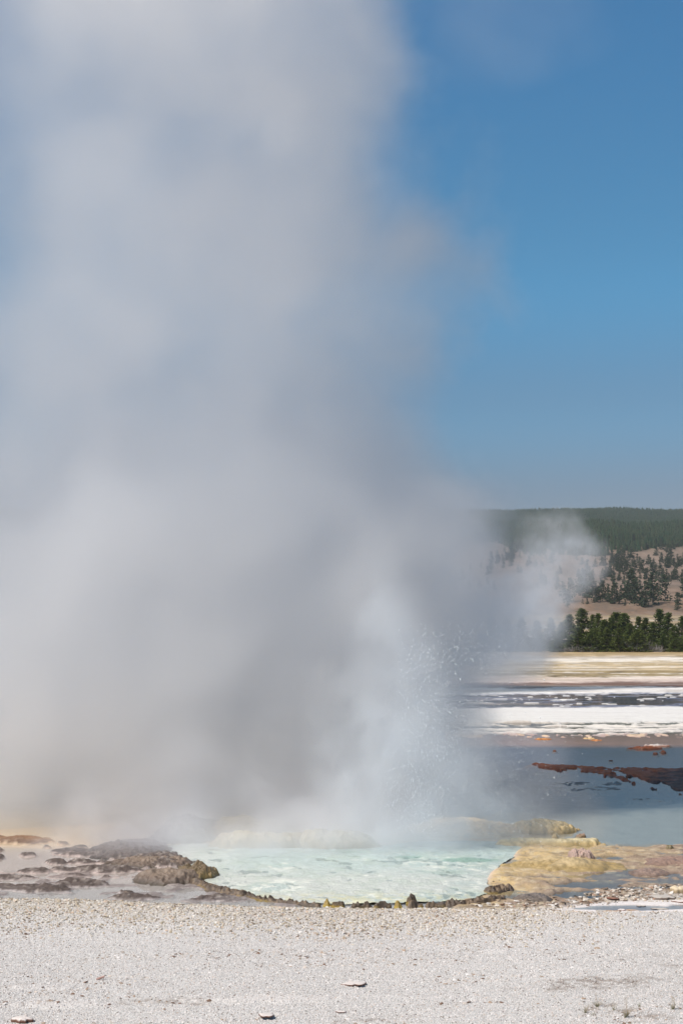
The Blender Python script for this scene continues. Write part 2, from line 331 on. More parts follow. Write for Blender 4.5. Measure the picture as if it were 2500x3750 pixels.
    dots = sstep(0.62, 0.7, fbm(X * 2.5, Y * 0.9, 81, 2)) * sstep(2688, 2693, PY) * sstep(2702, 2698, PY)
    FZ = np.where(dots > 0.2, 0.03 * dots, FZ); FC = mixa(FC, lin([232, 206, 172]), dots)
    # white plate edge notch, rusty crust bank
    top = np.interp(PX, [1900, 1960, 2200, 2320, 2500, 3200], [2800, 2794, 2810, 2812, 2814, 2820]) + (mid - 0.5) * 5
    bot = np.interp(PX, [1900, 1960, 2080, 2180, 2250, 2330, 2400, 2500, 3200], [2806, 2812, 2826, 2834, 2850, 2876, 2898, 2918, 2950]) + (mid - 0.5) * 14 + (fin - .5) * 8
    cb = sstep(0, 2.5, PY - top) * sstep(0, 4, bot - PY) * sstep(1880, 1960, PX)
    hole = sstep(0.52, 0.56, fbm(X * 2.2, Y * 0.6, 91, 4, .6)) * sstep(3, 8, PY - top)
    cb = cb * (1 - hole)
    rust = mixa(np.broadcast_to(lin([168, 100, 60]), X.shape + (3,)), lin([104, 82, 70]), sstep(2350, 2480, PX + (PY - 2850) * 1.5 + (mid - 0.5) * 300))
    rust = mixa(rust, lin([150, 138, 128]), sstep(0.66, 0.8, fin) * sstep(2860, 2890, PY) * 0.7)
    FZ = FZ * (1 - cb) + cb * (0.012 + 0.13 * (0.5 * fin + 0.5 * mid - 0.38)); FC = mixa(FC, rust, cb)
    sub = blobs(PX, PY, [(2110,2872,60,12,1), (2250,2868,70,10,1), (2200,2888,90,10,1), (2120,2892,90,9,.8), (2040,2870,40,6,.6), (2360,2930,90,10,.8), (2010,2884,40,7,.6), (1990,2830,60,5,.6), (2230,2845,16,4,1)], wv)
    FZ = np.where(sub > 0.2, np.maximum(FZ, -0.012 + 0.05 * sub * (fin - 0.25)), FZ); FC = mixa(FC, lin([118, 106, 88]), sub * 0.85 * (1 - cb))
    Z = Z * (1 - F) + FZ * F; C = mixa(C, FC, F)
    # ---- pool bed
    pm = in_poly(PX, PY, POOL)
    Z = np.where(pm, np.minimum(Z, -0.10), Z)
    # ---- gravel
    gz = 0.012 + 0.065 * sstep(0, 34, PY - shore) + 0.10 * sstep(40, 420, PY - shore) + 0.02 * (big - 0.5) + 0.010 * (mid - 0.5)
    gz = np.where(PX > 1900, gz * (1 - 0.8 * sstep(1900, 2100, PX) * sstep(3366, 3340, PY)), gz)
    wtg = wt * sstep(3250, 3300, PY)
    gz = gz * (1 - wtg) - 0.02 * wtg
    gc = mixa(np.broadcast_to(lin([222, 212, 200]), X.shape + (3,)), lin([230, 225, 219]), sstep(30, 110, PY - shore))
    lowf = fbm(X * 0.5 + 3, Y * 0.25, 101, 3)
    gc = gc * (0.90 + 0.2 * lowf)[..., None]
    st = fbm(X * 0.7, Y * 1.3 - X * 0.15, 111, 5, 0.6)
    soil = sstep(0.53, 0.62, st) * sstep(1900, 2150, PX + (PY - 3550) * 3) * sstep(3520, 3580, PY) * sstep(0.4, 0.55, mid + .08)
    soil = np.maximum(soil, blobs(PX, PY, [(600,3735,190,14,.9), (2470,3590,70,14,1), (640,3720,60,8,.7), (2130,3645,110,8,.8), (1850,3680,90,10,.6), (1990,3665,70,8,.7), (700,3457,40,4,.6), (1340,3433,60,3,.5), (330,3560,60,4,.3)], wv * 1.4) * (0.45 + 0.55 * sstep(0.4, 0.6, fin)))
    gc = mixa(gc, lin([158, 136, 116]), soil * 0.65 * sstep(0.38, 0.6, 0.5 * fin + 0.5 * kn))
    slab = blobs(PX, PY, [(1000,3725,330,14,1), (180,3745,220,14,1), (120,3680,200,9,.8), (1500,3712,260,7,.5), (1830,3524,60,5,.8), (1890,3553,30,4,.9), (2450,3507,70,6,.7), (2400,3435,120,4,.6), (1850,3410,90,4,.4)], wv)
    gc = mixa(gc, lin([222, 216, 212]), slab * 0.5); gz = gz + slab * 0.022 * sstep(0.2, 0.7, slab)
    wht = np.maximum(sstep(1950, 2150, PX) * sstep(3366, 3345, PY) * sstep(3290, 3312, PY) * (1 - wtg), 0)
    gc = mixa(gc, lin([236, 230, 228]), wht * 0.9); gc = mixa(gc, lin([176, 168, 170]), wtg)
    Z = Z * (1 - G) + gz * G; C = mixa(C, gc, G)
    # dark damp lip where gravel meets the flats
    lip = sstep(12, 2, np.abs(PY - shore)) * (1 - sstep(1700, 1900, PX) * 0.5)
    C = mixa(C, lin([128, 118, 108]), lip * 0.35)
    gm = G * (1 - slab * 0.4) * (1 - wht * 0.7) * (1 - wtg)
    wetm = np.clip(1 - G + wtg, 0, 1) * sstep(0.06, -0.01, Z)
    Z = np.where(Y < 13.2, Z + 0.02 * (13.2 - Y) * 0.3, Z)
    return Z, np.clip(C, 0, 1), wetm, gm
ys = [-58, -30, -12, -4, 0, 3, 6, 8]
p = 5200.0
rows = list(ys)
y = 9.0
while y < 246:
    rows.append(y); y += np.clip((1.6 if y > 19 else 3.4) * y * y / 20832.0, 0.02, 30)
rows.append(250.0)
rows = np.array(rows)
uf = np.linspace(-0.34, 0.34, 800)
uc = np.concatenate([-np.geomspace(9, 0.36, 22), uf, np.geomspace(0.36, 9, 22)])
GX = uc[None, :] * (np.maximum(rows, -4) + 10)[:, None]; GY = np.broadcast_to(rows[:, None], GX.shape)
GZ, GC, GW, GM = ground_fields(GX, GY)
GZ = np.where((GY < 8) | (np.abs(GX) > 0.34 * (GY + 10)), np.where(GY < 19, 0.2, GZ), GZ)
V = np.stack([GX, GY, GZ], -1).reshape(-1, 3)
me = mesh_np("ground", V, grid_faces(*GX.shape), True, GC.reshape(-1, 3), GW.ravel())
at = me.attributes.new('grav', 'FLOAT', 'POINT'); at.data.foreach_set('value', GM.ravel().astype(np.float32))
gmat, t, b, out = new_mat("sinter_ground")
P = t.add('ShaderNodeTexCoord').outputs['Object']
ca = t.add('ShaderNodeAttribute', attribute_name='Col'); ga = t.add('ShaderNodeAttribute', attribute_name='grav').outputs['Fac']
vor = t.add('ShaderNodeTexVoronoi'); vor.inputs['Scale'].default_value = 75; t.l.new(P, vor.inputs['Vector'])
v2 = t.add('ShaderNodeTexVoronoi'); v2.inputs['Scale'].default_value = 46; t.l.new(P, v2.inputs['Vector'])
sc = t.add('ShaderNodeSeparateColor'); t.l.new(vor.outputs['Color'], sc.inputs[0])
stone = t.m('MULTIPLY_ADD', sc.outputs[0], 0.40, 0.78)
gap = t.mapr(vor.outputs['Distance'], 0.35, 0.75, 1.0, 0.62)
shade = t.m('MULTIPLY', stone, gap)
n1 = t.noise(P, 28, 4, 0.6); n2 = t.noise(P, 3.0, 3, 0.6)
plain = t.m('MULTIPLY', t.m('MULTIPLY_ADD', n1, 0.5, 0.75), t.m('MULTIPLY_ADD', n2, 0.3, 0.85))
mf = t.add('ShaderNodeMix'); t.l.new(ga, mf.inputs[0]); t.l.new(plain, mf.inputs[2]); t.l.new(shade, mf.inputs[3])
tint = t.mixc(t.m('MULTIPLY', sc.outputs[1], ga), (1, 0.98, 0.97, 1), (0.97, 0.99, 1.03, 1))
c1 = t.mixc(1.0, ca.outputs['Color'], tint, 'MULTIPLY')
cc = t.add('ShaderNodeCombineColor'); [t.l.new(mf.outputs[0], cc.inputs[k]) for k in range(3)]
t.l.new(t.mixc(1.0, c1, cc.outputs[0], 'MULTIPLY'), b.inputs['Base Color'])
t.l.new(t.mapr(ca.outputs['Alpha'], 0, 1, 0.85, 0.42, 'LINEAR'), b.inputs['Roughness'])
hb = t.m('ADD', t.m('MULTIPLY', t.m('SUBTRACT', 1.0, vor.outputs['Distance']), t.m('MULTIPLY', ga, 0.011)), t.m('MULTIPLY', n1, t.m('MULTIPLY_ADD', ga, -0.016, 0.022)))
bmp = t.add('ShaderNodeBump'); bmp.inputs['Strength'].default_value = 0.9; bmp.inputs['Distance'].default_value = 1.0
t.l.new(hb, bmp.inputs['Height']); t.l.new(bmp.outputs[0], b.inputs['Normal'])
tag(obj("ground", me, gmat), kind="structure")

# ------------------------------------------------------------------ water
def water_mat(name, tintc, rough, bump, bscale, ior=1.33):
    m, t, b, out = new_mat(name); t.n.remove(b)
    P = t.add('ShaderNodeTexCoord').outputs['Object']
    bm_ = t.add('ShaderNodeBump'); bm_.inputs['Strength'].default_value = 1.0; bm_.inputs['Distance'].default_value = bump
    t.l.new(t.noise(P, bscale, 3, 0.55), bm_.inputs['Height'])
    fr = t.add('ShaderNodeFresnel'); fr.inputs[0].default_value = ior; t.l.new(bm_.outputs[0], fr.inputs[1])
    tr = t.add('ShaderNodeBsdfTransparent'); tr.inputs[0].default_value = (*tintc, 1)
    gl = t.add('ShaderNodeBsdfGlossy'); gl.inputs['Roughness'].default_value = rough; t.l.new(bm_.outputs[0], gl.inputs['Normal'])
    mx = t.add('ShaderNodeMixShader'); t.l.new(fr.outputs[0], mx.inputs[0]); t.l.new(tr.outputs[0], mx.inputs[1]); t.l.new(gl.outputs[0], mx.inputs[2])
    t.l.new(mx.outputs[0], out.inputs[0]); return m
wm = water_mat("runoff_water", (0.90, 0.95, 0.97), 0.05, 0.0012, 6.0)
tag(obj("water", mesh_np("water", [(-70, 19.6, 0), (70, 19.6, 0), (130, 96, 0), (-130, 96, 0)], [(0, 1, 2, 3)]), wm), kind="structure")
# pool: milky turquoise water, choppy, closed by its own outline
pw = [ground(a, c) for a, c in POOL]
cx0 = sum(q[0] for q in pw) / len(pw); cy0 = sum(q[1] for q in pw) / len(pw)
xs = np.arange(-3.4, 3.9, 0.022); yy = np.arange(20.6, 27.6, 0.03)
PXg, PYg = np.meshgrid(xs, yy)
inside = in_poly(PXg, PYg, [(cx0 + (a - cx0) * 1.03, cy0 + (c - cy0) * 1.02) for a, c in pw])
ch = fbm(PXg * 3.2 + PYg * 0.6, PYg * 2.6, 201, 3); ch2 = fbm(PXg * 9, PYg * 7, 211, 3)
ZW = 0.008 + 0.030 * (ch - 0.5) + 0.020 * (ch2 - 0.5)
ppx = px_of(PXg, PYg); ppy = py_of(PYg)
milk = fbm(PXg * 1.1, PYg * 0.9, 221, 4); fo = fbm(PXg * 7.0 + PYg, PYg * 5.0, 231, 4, 0.6)
deep = sstep(3225, 3140, ppy + (milk - 0.5) * 90) * sstep(650, 1000, ppx)
PC = mixa(np.broadcast_to(lin([206, 210, 202]), PXg.shape + (3,)), lin([156, 188, 187]), deep * 0.45)
PC = mixa(PC, lin([178, 198, 192]), sstep(0.52, 0.66, milk) * 0.55)
PC = mixa(PC, lin([236, 238, 226]), sstep(0.52, 0.66, fo) * sstep(0.36, 0.58, milk) * (0.9 - 0.45 * deep))
PC = mixa(PC, lin([176, 190, 172]), sstep(0.50, 0.38, fbm(PXg * 4.0, PYg * 3.0, 241, 4, .6)) * 0.3)
PC = mixa(PC, lin([222, 212, 150]), sstep(3255, 3300, ppy) * 0.5 * sstep(0.4, 0.6, ch2))
dk = blobs(ppx, ppy, [(1720,3151,110,9,1), (1500,3140,60,6,.7), (1620,3195,120,9,.45), (1300,3120,150,6,.4)], (ch2 - .5) * 1.5)
PC = mixa(PC, lin([128, 164, 148]), dk * 0.8)
keep = inside.ravel(); idx = -np.ones(keep.size, int); idx[keep] = np.arange(keep.sum())
Fq = grid_faces(*PXg.shape); Fq = Fq[keep[Fq].all(1)]
me = mesh_np("pool_water", np.stack([PXg, PYg, ZW], -1).reshape(-1, 3)[keep], idx[Fq], True, PC.reshape(-1, 3)[keep])
m, t, b, out = new_mat("milky_pool"); ca = t.add('ShaderNodeAttribute', attribute_name='Col')
P = t.add('ShaderNodeTexCoord').outputs['Object']
t.l.new(ca.outputs['Color'], b.inputs['Base Color']); b.inputs['Roughness'].default_value = 0.16; b.inputs['IOR'].default_value = 1.33
bp = t.add('ShaderNodeBump'); bp.inputs['Distance'].default_value = 0.022; t.l.new(t.noise(P, 26, 3, 0.6), bp.inputs['Height']); t.l.new(bp.outputs[0], b.inputs['Normal'])
tag(obj("pool_water", me, m), kind="structure")
# ------------------------------------------------------------------ hills behind
HP = [(246, -0.6), (262, -0.1), (420, 3.6), (520, 7.0), (590, 9.6), (640, 13.5), (700, 19.5), (760, 21.5), (900, 33.5), (1050, 49), (1200, 67.0), (1450, 97.0), (1700, 124.0),
      (1850, 129.0), (2000, 131.0), (2300, 170.0), (2800, 229.5), (3100, 229.0), (4200, 200.0), (9000, 120.0), (16000, 60)]
def forest_line(px): return np.interp(px, [-500, 900, 1500, 1830, 2000, 2150, 2250, 2400, 2520, 3200], [1985, 1985, 1985, 1995, 2035, 2052, 2042, 2014, 2000, 1990])
def hill_z(X, Y):
    z = np.interp(Y, [a for a, _ in HP], [c for _, c in HP])
    am = np.interp(Y, [246, 500, 600, 700, 1000, 1700, 2800, 9000], [0, 0.2, 1.5, 3.0, 7, 11, 5, 20])
    s = np.interp(Y, [246, 700, 2800], [0.014, 0.012, 0.0035])
    z = z + am * (fbm(X * 0.009 + 7, Y * 0.006, 301, 4) - 0.5) * 2
    z = z + np.interp(Y, [560, 640, 700, 1200], [0, 1.0, 1.0, 0]) * 1.6 * (fbm(X * 0.05, Y * 0.03, 305, 3) - 0.5) * 2
    return z
rows = np.concatenate([np.geomspace(246, 3200, 330), np.geomspace(3250, 4200, 12)])
uc = np.concatenate([-np.geomspace(1.0, 0.36, 12), np.linspace(-0.34, 0.34, 420), np.geomspace(0.36, 1.0, 12)])
HX = uc[None, :] * rows[:, None]; HY = np.broadcast_to(rows[:, None], HX.shape); HZ = hill_z(HX, HY)
hpx = px_of(HX, HY, HZ); hpy = py_of(HY, HZ)
n1 = fbm(HX * 0.02, HY * 0.012, 311, 4); n2 = fbm(HX * 0.12, HY * 0.04, 321, 3)
HC = np.broadcast_to(lin([196, 172, 130]), HX.shape + (3,))
HC = mixa(HC, lin([236, 228, 214]), sstep(0.47, 0.53, fbm(HX * 0.004 + 3, HY * 0.03, 331, 3)) * sstep(300, 340, HY) * sstep(560, 540, HY))
HC = mixa(HC, lin([152, 122, 96]), sstep(575, 605, HY + (n1 - .5) * 30))
HC = mixa(HC, lin([150, 92, 60]), sstep(700, 712, HY) * sstep(775, 745, HY) * sstep(0.46, 0.55, n1))
HC = mixa(HC, lin([158, 134, 116]), sstep(770, 860, HY))
HC = mixa(HC, lin([128, 112, 96]), sstep(0.52, 0.66, n2) * 0.7)
HC = mixa(HC, lin([172, 148, 130]), sstep(0.5, 0.38, n2) * 0.6)
HC = HC * np.where(HY > 575, 0.84, 1.0)[..., None]; HC = mixa(HC, lin([56, 64, 42]), sstep(1200, 1400, HY) * 0.9)
me = mesh_np("hills", np.stack([HX, HY, HZ], -1).reshape(-1, 3), grid_faces(*HX.shape), True, HC.reshape(-1, 3))
m, t, b, out = new_mat("hill_soil"); ca = t.add('ShaderNodeAttribute', attribute_name='Col')
P = t.add('ShaderNodeTexCoord').outputs['Object']; nn = t.noise(P, 0.35, 5, 0.65)
cc = t.add('ShaderNodeCombineColor'); nv = t.m('MULTIPLY_ADD', nn, 0.9, 0.5); [t.l.new(nv, cc.inputs[k]) for k in range(3)]
t.l.new(t.mixc(1.0, ca.outputs['Color'], cc.outputs[0], 'MULTIPLY'), b.inputs['Base Color']); b.inputs['Roughness'].default_value = 0.95
bp = t.add('ShaderNodeBump'); bp.inputs['Distance'].default_value = 2.5; t.l.new(nn, bp.inputs['Height']); t.l.new(bp.outputs[0], b.inputs['Normal'])
tag(obj("hills", me, m), kind="structure")

# ------------------------------------------------------------------ conifers
def foliage_mat(name, c0, c1, c2):
    m, t, b, out = new_mat(name); P = t.add('ShaderNodeTexCoord').outputs['Object']
    oi = t.add('ShaderNodeObjectInfo').outputs['Random']
    n = t.noise(P, 1.6, 3, 0.6)
    c = t.mixc(t.mapr(n, 0.35, 0.65), (*c0, 1), (*c1, 1)); c = t.mixc(t.m('MULTIPLY', oi, 0.75), c, (*c2, 1))
    t.l.new(c, b.inputs['Base Color']); b.inputs['Roughness'].default_value = 0.8; b.inputs['Specular IOR Level'].default_value = 0.2
    return m
pine_green = foliage_mat("pine_needles", (0.060, 0.085, 0.020), (0.125, 0.150, 0.032), (0.070, 0.104, 0.026))
pine_far = foliage_mat("far_needles", (0.018, 0.036, 0.018), (0.032, 0.054, 0.022), (0.024, 0.044, 0.020))
bark, t, b, out = new_mat("bark"); P = t.add('ShaderNodeTexCoord').outputs['Object']
t.l.new(t.mixc(t.noise(P, 9, 3, 0.6), (0.10, 0.075, 0.055, 1), (0.22, 0.18, 0.15, 1)), b.inputs['Base Color']); b.inputs['Roughness'].default_value = 0.9
def tube(V, F, pts, rad, n=5):
    b0 = len(V); pts = [Vector(p) for p in pts]
    for i, p in enumerate(pts):
        d = (pts[min(i + 1, len(pts) - 1)] - pts[max(i - 1, 0)]).normalized()
        u = d.orthogonal().normalized(); w = d.cross(u)
        for k in range(n):
            a = 2 * math.pi * k / n; V.append(tuple(p + (u * math.cos(a) + w * math.sin(a)) * rad[i]))
    for i in range(len(pts) - 1):
        for k in range(n): F.append((b0 + i * n + k, b0 + i * n + (k + 1) % n, b0 + (i + 1) * n + (k + 1) % n, b0 + (i + 1) * n + k))
def py_mesh(name, V, F, smooth=True):
    me = bpy.data.meshes.new(name); me.from_pydata(V, [], F); me.update()
    if smooth: me.polygons.foreach_set('use_smooth', [True] * len(me.polygons))
    return me
def tree_meshes(seed, H, W, clumps, size, low=0.04, lean=0.0):
    """tapered trunk with limbs, crown of many small needle sprays with gaps; H height, W radius of the crown"""
    r = random.Random(seed); V = []; F = []
    tube(V, F, [(0, 0, -0.3), (lean * 0.3, 0, H * 0.4), (lean, 0.02 * H, H * 0.97)], [0.022 * H, 0.013 * H, 0.002 * H], 6)
    CV = []; CF = []
    nb = clumps // 22
    lobes = [(r.random() * 6.28, 0.75 + 0.5 * r.random()) for _ in range(7)]
    for i in range(nb):
        h = low + (0.985 - low) * (i + r.random()) / nb; a = r.random() * 6.283
        wr = W * (1 - h) ** 0.82 * (0.55 + 0.6 * r.random()) * lobes[int(h * 6.99)][1] + 0.02 * H * (1 - h * 0.7)
        if r.random() < 0.07: continue
        z0 = H * h; rise = (0.10 + 0.35 * h) * wr
        end = Vector((math.cos(a) * wr + lean * h, math.sin(a) * wr, z0 + rise * (0.3 + r.random())))
        st = Vector((lean * h, 0, z0 - 0.05 * wr))
        tube(V, F, [st, end], [0.0045 * H * (1.1 - h), 0.0012 * H], 3)
        for k in range(22):
            f = 0.25 + 0.8 * r.random() ** 0.7
            c = st.lerp(end, f) + Vector((r.gauss(0, 1), r.gauss(0, 1), r.gauss(0, 0.7))) * size * (0.55 + 0.3 * (1 - h))
            s = size * (0.5 + 0.7 * r.random()) * (0.75 + 0.35 * (1 - h))
            d = Vector((math.cos(a) + r.gauss(0, .6), math.sin(a) + r.gauss(0, .6), 0.35 + r.gauss(0, .5))).normalized()
            u = d.cross(Vector((r.gauss(0, 1), r.gauss(0, 1), r.gauss(0, 1)))).normalized()
            n0 = len(CV)
            CV += [tuple(c - d * s * 0.6), tuple(c + u * s * 0.42), tuple(c + d * s * 0.8), tuple(c - u * s * 0.42)]; CF.append((n0, n0 + 1, n0 + 2, n0 + 3))
    return py_mesh("trunk", V, F), py_mesh("crown", CV, CF, False)
def pine(name, variant, loc, s, rz, label, group, fol):
    e = empty(name, loc, rz); e.scale = s if isinstance(s, tuple) else (s, s, s); tag(e, label, "pine tree", group)
    for nm, me in zip(("trunk", "crown"), variant):
        if not me.materials: me.materials.append(bark if nm == "trunk" else fol)
        o = bpy.data.objects.new(nm, me); SC.collection.objects.link(o); o.parent = e
    return e
NEAR = [tree_meshes(1, 7.0, 2.0, 4200, 0.22), tree_meshes(2, 7.0, 1.5, 3600, 0.21, lean=0.2), tree_meshes(3, 7.0, 2.4, 4600, 0.24), tree_meshes(4, 7.0, 1.2, 3000, 0.20, lean=-0.15)]
# (px, crown top py, distance, variant, width factor, label)
LINE = [(2128,2228,252,0,1.0,"tallest broad pine at the left end of the clear part of the treeline"),
        (2164,2250,256,3,.8,"narrow pine top standing just right of the tall broad pine"),
        (2191,2246,250,1,.85,"slim pine with a pointed top behind the bright green pine"),
        (2207,2268,242,1,1.15,"brightest yellowish green pine at the front of the treeline"),
        (2234,2262,247,0,.9,"dense pine on the left shoulder of the big rounded clump of pines"),
        (2252,2243,251,2,.9,"leftmost peak of the big rounded clump of pines"),
        (2270,2248,255,3,1.0,"middle peak of the big rounded clump of pines"),
        (2284,2246,248,0,.95,"rightmost peak of the big rounded clump of pines"),
        (2303,2284,244,2,.9,"low bushy pine sloping down the right side of the rounded clump"),
        (2338,2258,253,1,.9,"pine with a blunt top, left one of the twin tops above the grey brush"),
        (2359,2262,250,3,1.2,"thin pine, right one of the twin tops above the grey brush"),
        (2386,2280,247,0,.9,"shorter pine filling the dip right of the twin tops"),
        (2410,2230,254,1,1.0,"tall dark pine with a spired top near the right of the treeline"),
        (2437,2244,250,3,1.1,"tall slim pine beside the dark spired one"),
        (2462,2290,245,2,.8,"low pine in the gap before the last tree on the right"),
        (2488,2256,252,1,1.0,"open crowned pine at the right edge of the photo"),
        (2520,2285,243,2,1.0,"bushy pine cut by the right edge of the photo"),
        (2080,2250,254,0,.9,"pine half veiled by steam left of the tall broad pine"),
        (2054,2278,249,2,.8,"low bushy pine half veiled at the foot of the steam"),
        (2010,2262,253,1,.9,"dim pine seen through the far steam"),
        (1962,2272,250,0,.9,"dim pine deep in the far steam"),
        (1905,2258,254,3,1.2,"faint grey pine behind the far steam"),
        (1850,2268,250,2,.9,"faint bushy pine behind the falling spray"),
        (1795,2255,252,1,1.0,"faint pine behind the falling spray near the fountain"),
        (2180,2318,239,2,.62,"short dark pine in front, left of the bright green pine"),
        (2290,2325,238,0,.75,"short olive pine in front of the big rounded clump"),
        (2345,2335,240,2,.6,"short pine just behind the grey brush"),
        (2425,2322,239,0,.8,"short pine in front of the spired pine"),
        (2148,2335,238,2,.6,"shortest pine above the dead twigs on the left")]
TG = "pines of the treeline beyond the flats"
for i, (px, ty, Y, v, wf, lab) in enumerate(LINE):
    z0 = -0.05 if Y < 249 else 0.0
    ztop = CAM_H + (2300 - ty) / FPX * Y
    x = (px - 1250) / FPX * Y; s = (ztop - z0) / 7.0
    w = s * wf * 1.75
    fol = pine_green
    pine("pine_tree", NEAR[v], (x, Y, z0), (w, w, s), i * 1.7, lab, TG, fol)
fi = random.Random(31)
for i in range(16):
    px = 1775 + i * 49 + fi.uniform(-14, 14); Y = 238 + fi.uniform(-1.5, 1.5); s = fi.uniform(0.34, 0.62)
    pine("pine_tree", NEAR[i % 3], ((px - 1250) / FPX * Y, Y, -0.05), (s * 1.9, s * 1.9, s), i * 2.1, "low bushy young pine filling the foot of the treeline", "young pines filling the foot of the treeline", pine_green)
# hillside pines, individual
FARV = [tree_meshes(11, 7.0, 1.9, 420, 0.62, 0.02), tree_meshes(12, 7.0, 1.5, 380, 0.60, 0.02), tree_meshes(13, 7.0, 2.2, 460, 0.66, 0.02)]
def hill_point(px, py, y0=560, y1=1700):
    Y = np.linspace(y0, y1, 600); X = (px - 1250) / FPX * Y
    pyv = py_of(Y, hill_z(X, Y)); k = np.argmax(pyv < py)
    return float(X[k]), float(Y[k])
hr = random.Random(5); cnt = 0
HG1 = "conifers scattered over the brown hillside"; HG2 = "larger conifers on the shelf at the foot of the hill"
SHELF = [(2085,2205,88),(2140,2188,105),(2158,2190,95),(2120,2180,80),(2175,2206,80),(2186,2204,60),(2205,2196,70),(2224,2200,62),(2250,2212,80),(2240,2205,60),(2272,2188,46),(2290,2190,50),(2308,2196,110),(2328,2218,80),(2318,2210,90),
         (2362,2220,92),(2386,2215,118),(2352,2224,60),(2402,2200,60),(2432,2202,100),(2475,2235,40),(2476,2215,46),(2130,2212,20),(2147,2212,22),(2285,2218,22),(2075,2225,40),(2500,2190,70),(2060,2190,60),(2198,2170,60)]
SL = {(2308,2196): "tall dark conifer with a thin top standing above the shelf's widest group", (2386,2215): "tallest and widest conifer at the right of the shelf, casting shade to its right",
      (2140,2188): "tallest conifer of the dense dark group at the left end of the shelf", (2432,2202): "tall full conifer alone near the right end of the shelf", (2475,2235): "short conifer standing alone over the red soil at the right",
      (2130,2212): "tiny conifer, left one of the pair in front of the dense dark group", (2147,2212): "tiny conifer, right one of the pair in front of the dense dark group", (2285,2218): "tiny round conifer on the bare slope left of the shelf's widest group"}
for px, py, hp in SHELF:
    X, Y = hill_point(px, py, 600, 1000); s = hp / FPX * Y / 7.0
    pine("conifer_tree", FARV[cnt % 3], (X, Y, float(hill_z(np.array(X), np.array(Y))) - 0.2), s, hr.random() * 6.28, SL.get((px, py), "mid sized dark conifer in the groups on the shelf below the brown hillside"), HG2, pine_far); cnt += 1
made = 0; tries = 0
clus = [(2250,2080,40,30),(2300,2100,60,30),(2210,2120,60,20),(2430,2060,40,20),(2380,2110,60,18),(2290,2060,30,25),(1860,2040,30,20),(1900,2010,30,15),(2470,2075,40,18),(2180,2150,70,12),(2330,2160,80,8),(2440,2130,60,12)]
while made < 268 and tries < 5000:
    tries += 1
    if hr.random() < 0.55:
        c = hr.choice(clus); px = hr.gauss(c[0], c[2] * 0.6); py = hr.gauss(c[1], c[3] * 0.55)
    else:
        px = hr.uniform(1500, 2560); py = hr.uniform(2000, 2175)
    if px < 1480 or px > 2540 or py < forest_line(px) - 2 or py > 2180: continue
    X, Y = hill_point(px, py, 760, 1700); s = hr.uniform(20, 42) / FPX * Y / 7.0
    if 2040 < px < 2110 and hr.random() < .6: continue
    pine("conifer_tree", FARV[made % 3], (X, Y, float(hill_z(np.array(X), np.array(Y))) - 0.3), s, hr.random() * 6.28, "small dark conifer standing loose on the pale brown hillside below the forest", HG1, pine_far); made += 1
# the forest: one far mass
def low_tree(seed, nl=4, ns=5):
    r = random.Random(seed); V = []; F = []
    for k in range(nl):
        z0 = 0.02 + 0.9 * k / nl; z1 = min(1.0, z0 + 0.46); w = 0.26 * (1 - z0 * 0.85); b0 = len(V)
        V.append((0, 0, z1))
        for j in range(ns):
            a = 6.283 * (j + 0.5 * (k % 2)) / ns; q = w * (0.65 + 0.6 * r.random()); V.append((math.cos(a) * q, math.sin(a) * q, z0 + 0.08 * r.random()))
        for j in range(ns): F.append((b0, b0 + 1 + j, b0 + 1 + (j + 1) % ns))
    return np.array(V), np.array(F)
fr = np.random.default_rng(3); N = 60000
Yf = np.sqrt(fr.uniform(1080 ** 2, 2880 ** 2, N)); Xf = fr.uniform(-0.29, 0.30, N) * Yf
Zf = hill_z(Xf, Yf); pf = py_of(Yf, Zf); xf = px_of(Xf, Yf, Zf)
ok = (pf < forest_line(xf) + (fbm(Xf * 0.02, Yf * 0.02, 341, 3) - .5) * 46) & ~((xf < 1400) & (fr.random(N) < 0.6))
ok &= (fbm(Xf * 0.006, Yf * 0.006, 345, 3) < 0.74)
Xf, Yf, Zf = Xf[ok], Yf[ok], Zf[ok]; n = len(Xf)
Hf = fr.uniform(5.5, 10.5, n) * np.interp(Yf, [1100, 1600, 2800], [0.9, 1.0, 1.25]); snag = (fr.random(n) < 0.05) & (Yf > 2200)
Vs = []; Fs = []; off = 0
for k in range(3):
    tv, tf = low_tree(k); sel = np.arange(n) % 3 == k
    h = Hf[sel][:, None, None]; a = fr.uniform(0, 6.28, sel.sum())[:, None]; wd = np.where(snag[sel], 0.12, 1.0)[:, None, None] * h
    x = tv[None, :, 0] * np.cos(a) - tv[None, :, 1] * np.sin(a); y = tv[None, :, 0] * np.sin(a) + tv[None, :, 1] * np.cos(a)
    v = np.stack([x * wd[..., 0] + Xf[sel][:, None], y * wd[..., 0] + Yf[sel][:, None], tv[None, :, 2] * h[..., 0] * np.where(snag[sel], 1.35, 1.0)[:, None] + Zf[sel][:, None]], -1)
    Fs.append((tf[None] + (np.arange(sel.sum()) * len(tv))[:, None, None] + off).reshape(-1, 3)); Vs.append(v.reshape(-1, 3)); off += Vs[-1].shape[0]
fm_, t, b, out = new_mat("forest"); P = t.add('ShaderNodeTexCoord').outputs['Object']
c = t.mixc(t.mapr(t.noise(P, 0.006, 4, 0.6), 0.35, 0.65), (0.014, 0.040, 0.018, 1), (0.028, 0.056, 0.022, 1))
c = t.mixc(t.mapr(t.noise(P, 0.09, 3, 0.6), 0.4, 0.7), c, (0.040, 0.052, 0.024, 1))
t.l.new(c, b.inputs['Base Color']); b.inputs['Roughness'].default_value = 0.9; b.inputs['Specular IOR Level'].default_value = 0.1
tag(obj("forest", mesh_np("forest", np.concatenate(Vs), np.concatenate(Fs), False), fm_), "dense dark green forest covering the long flat hill", "forest", kind="stuff")
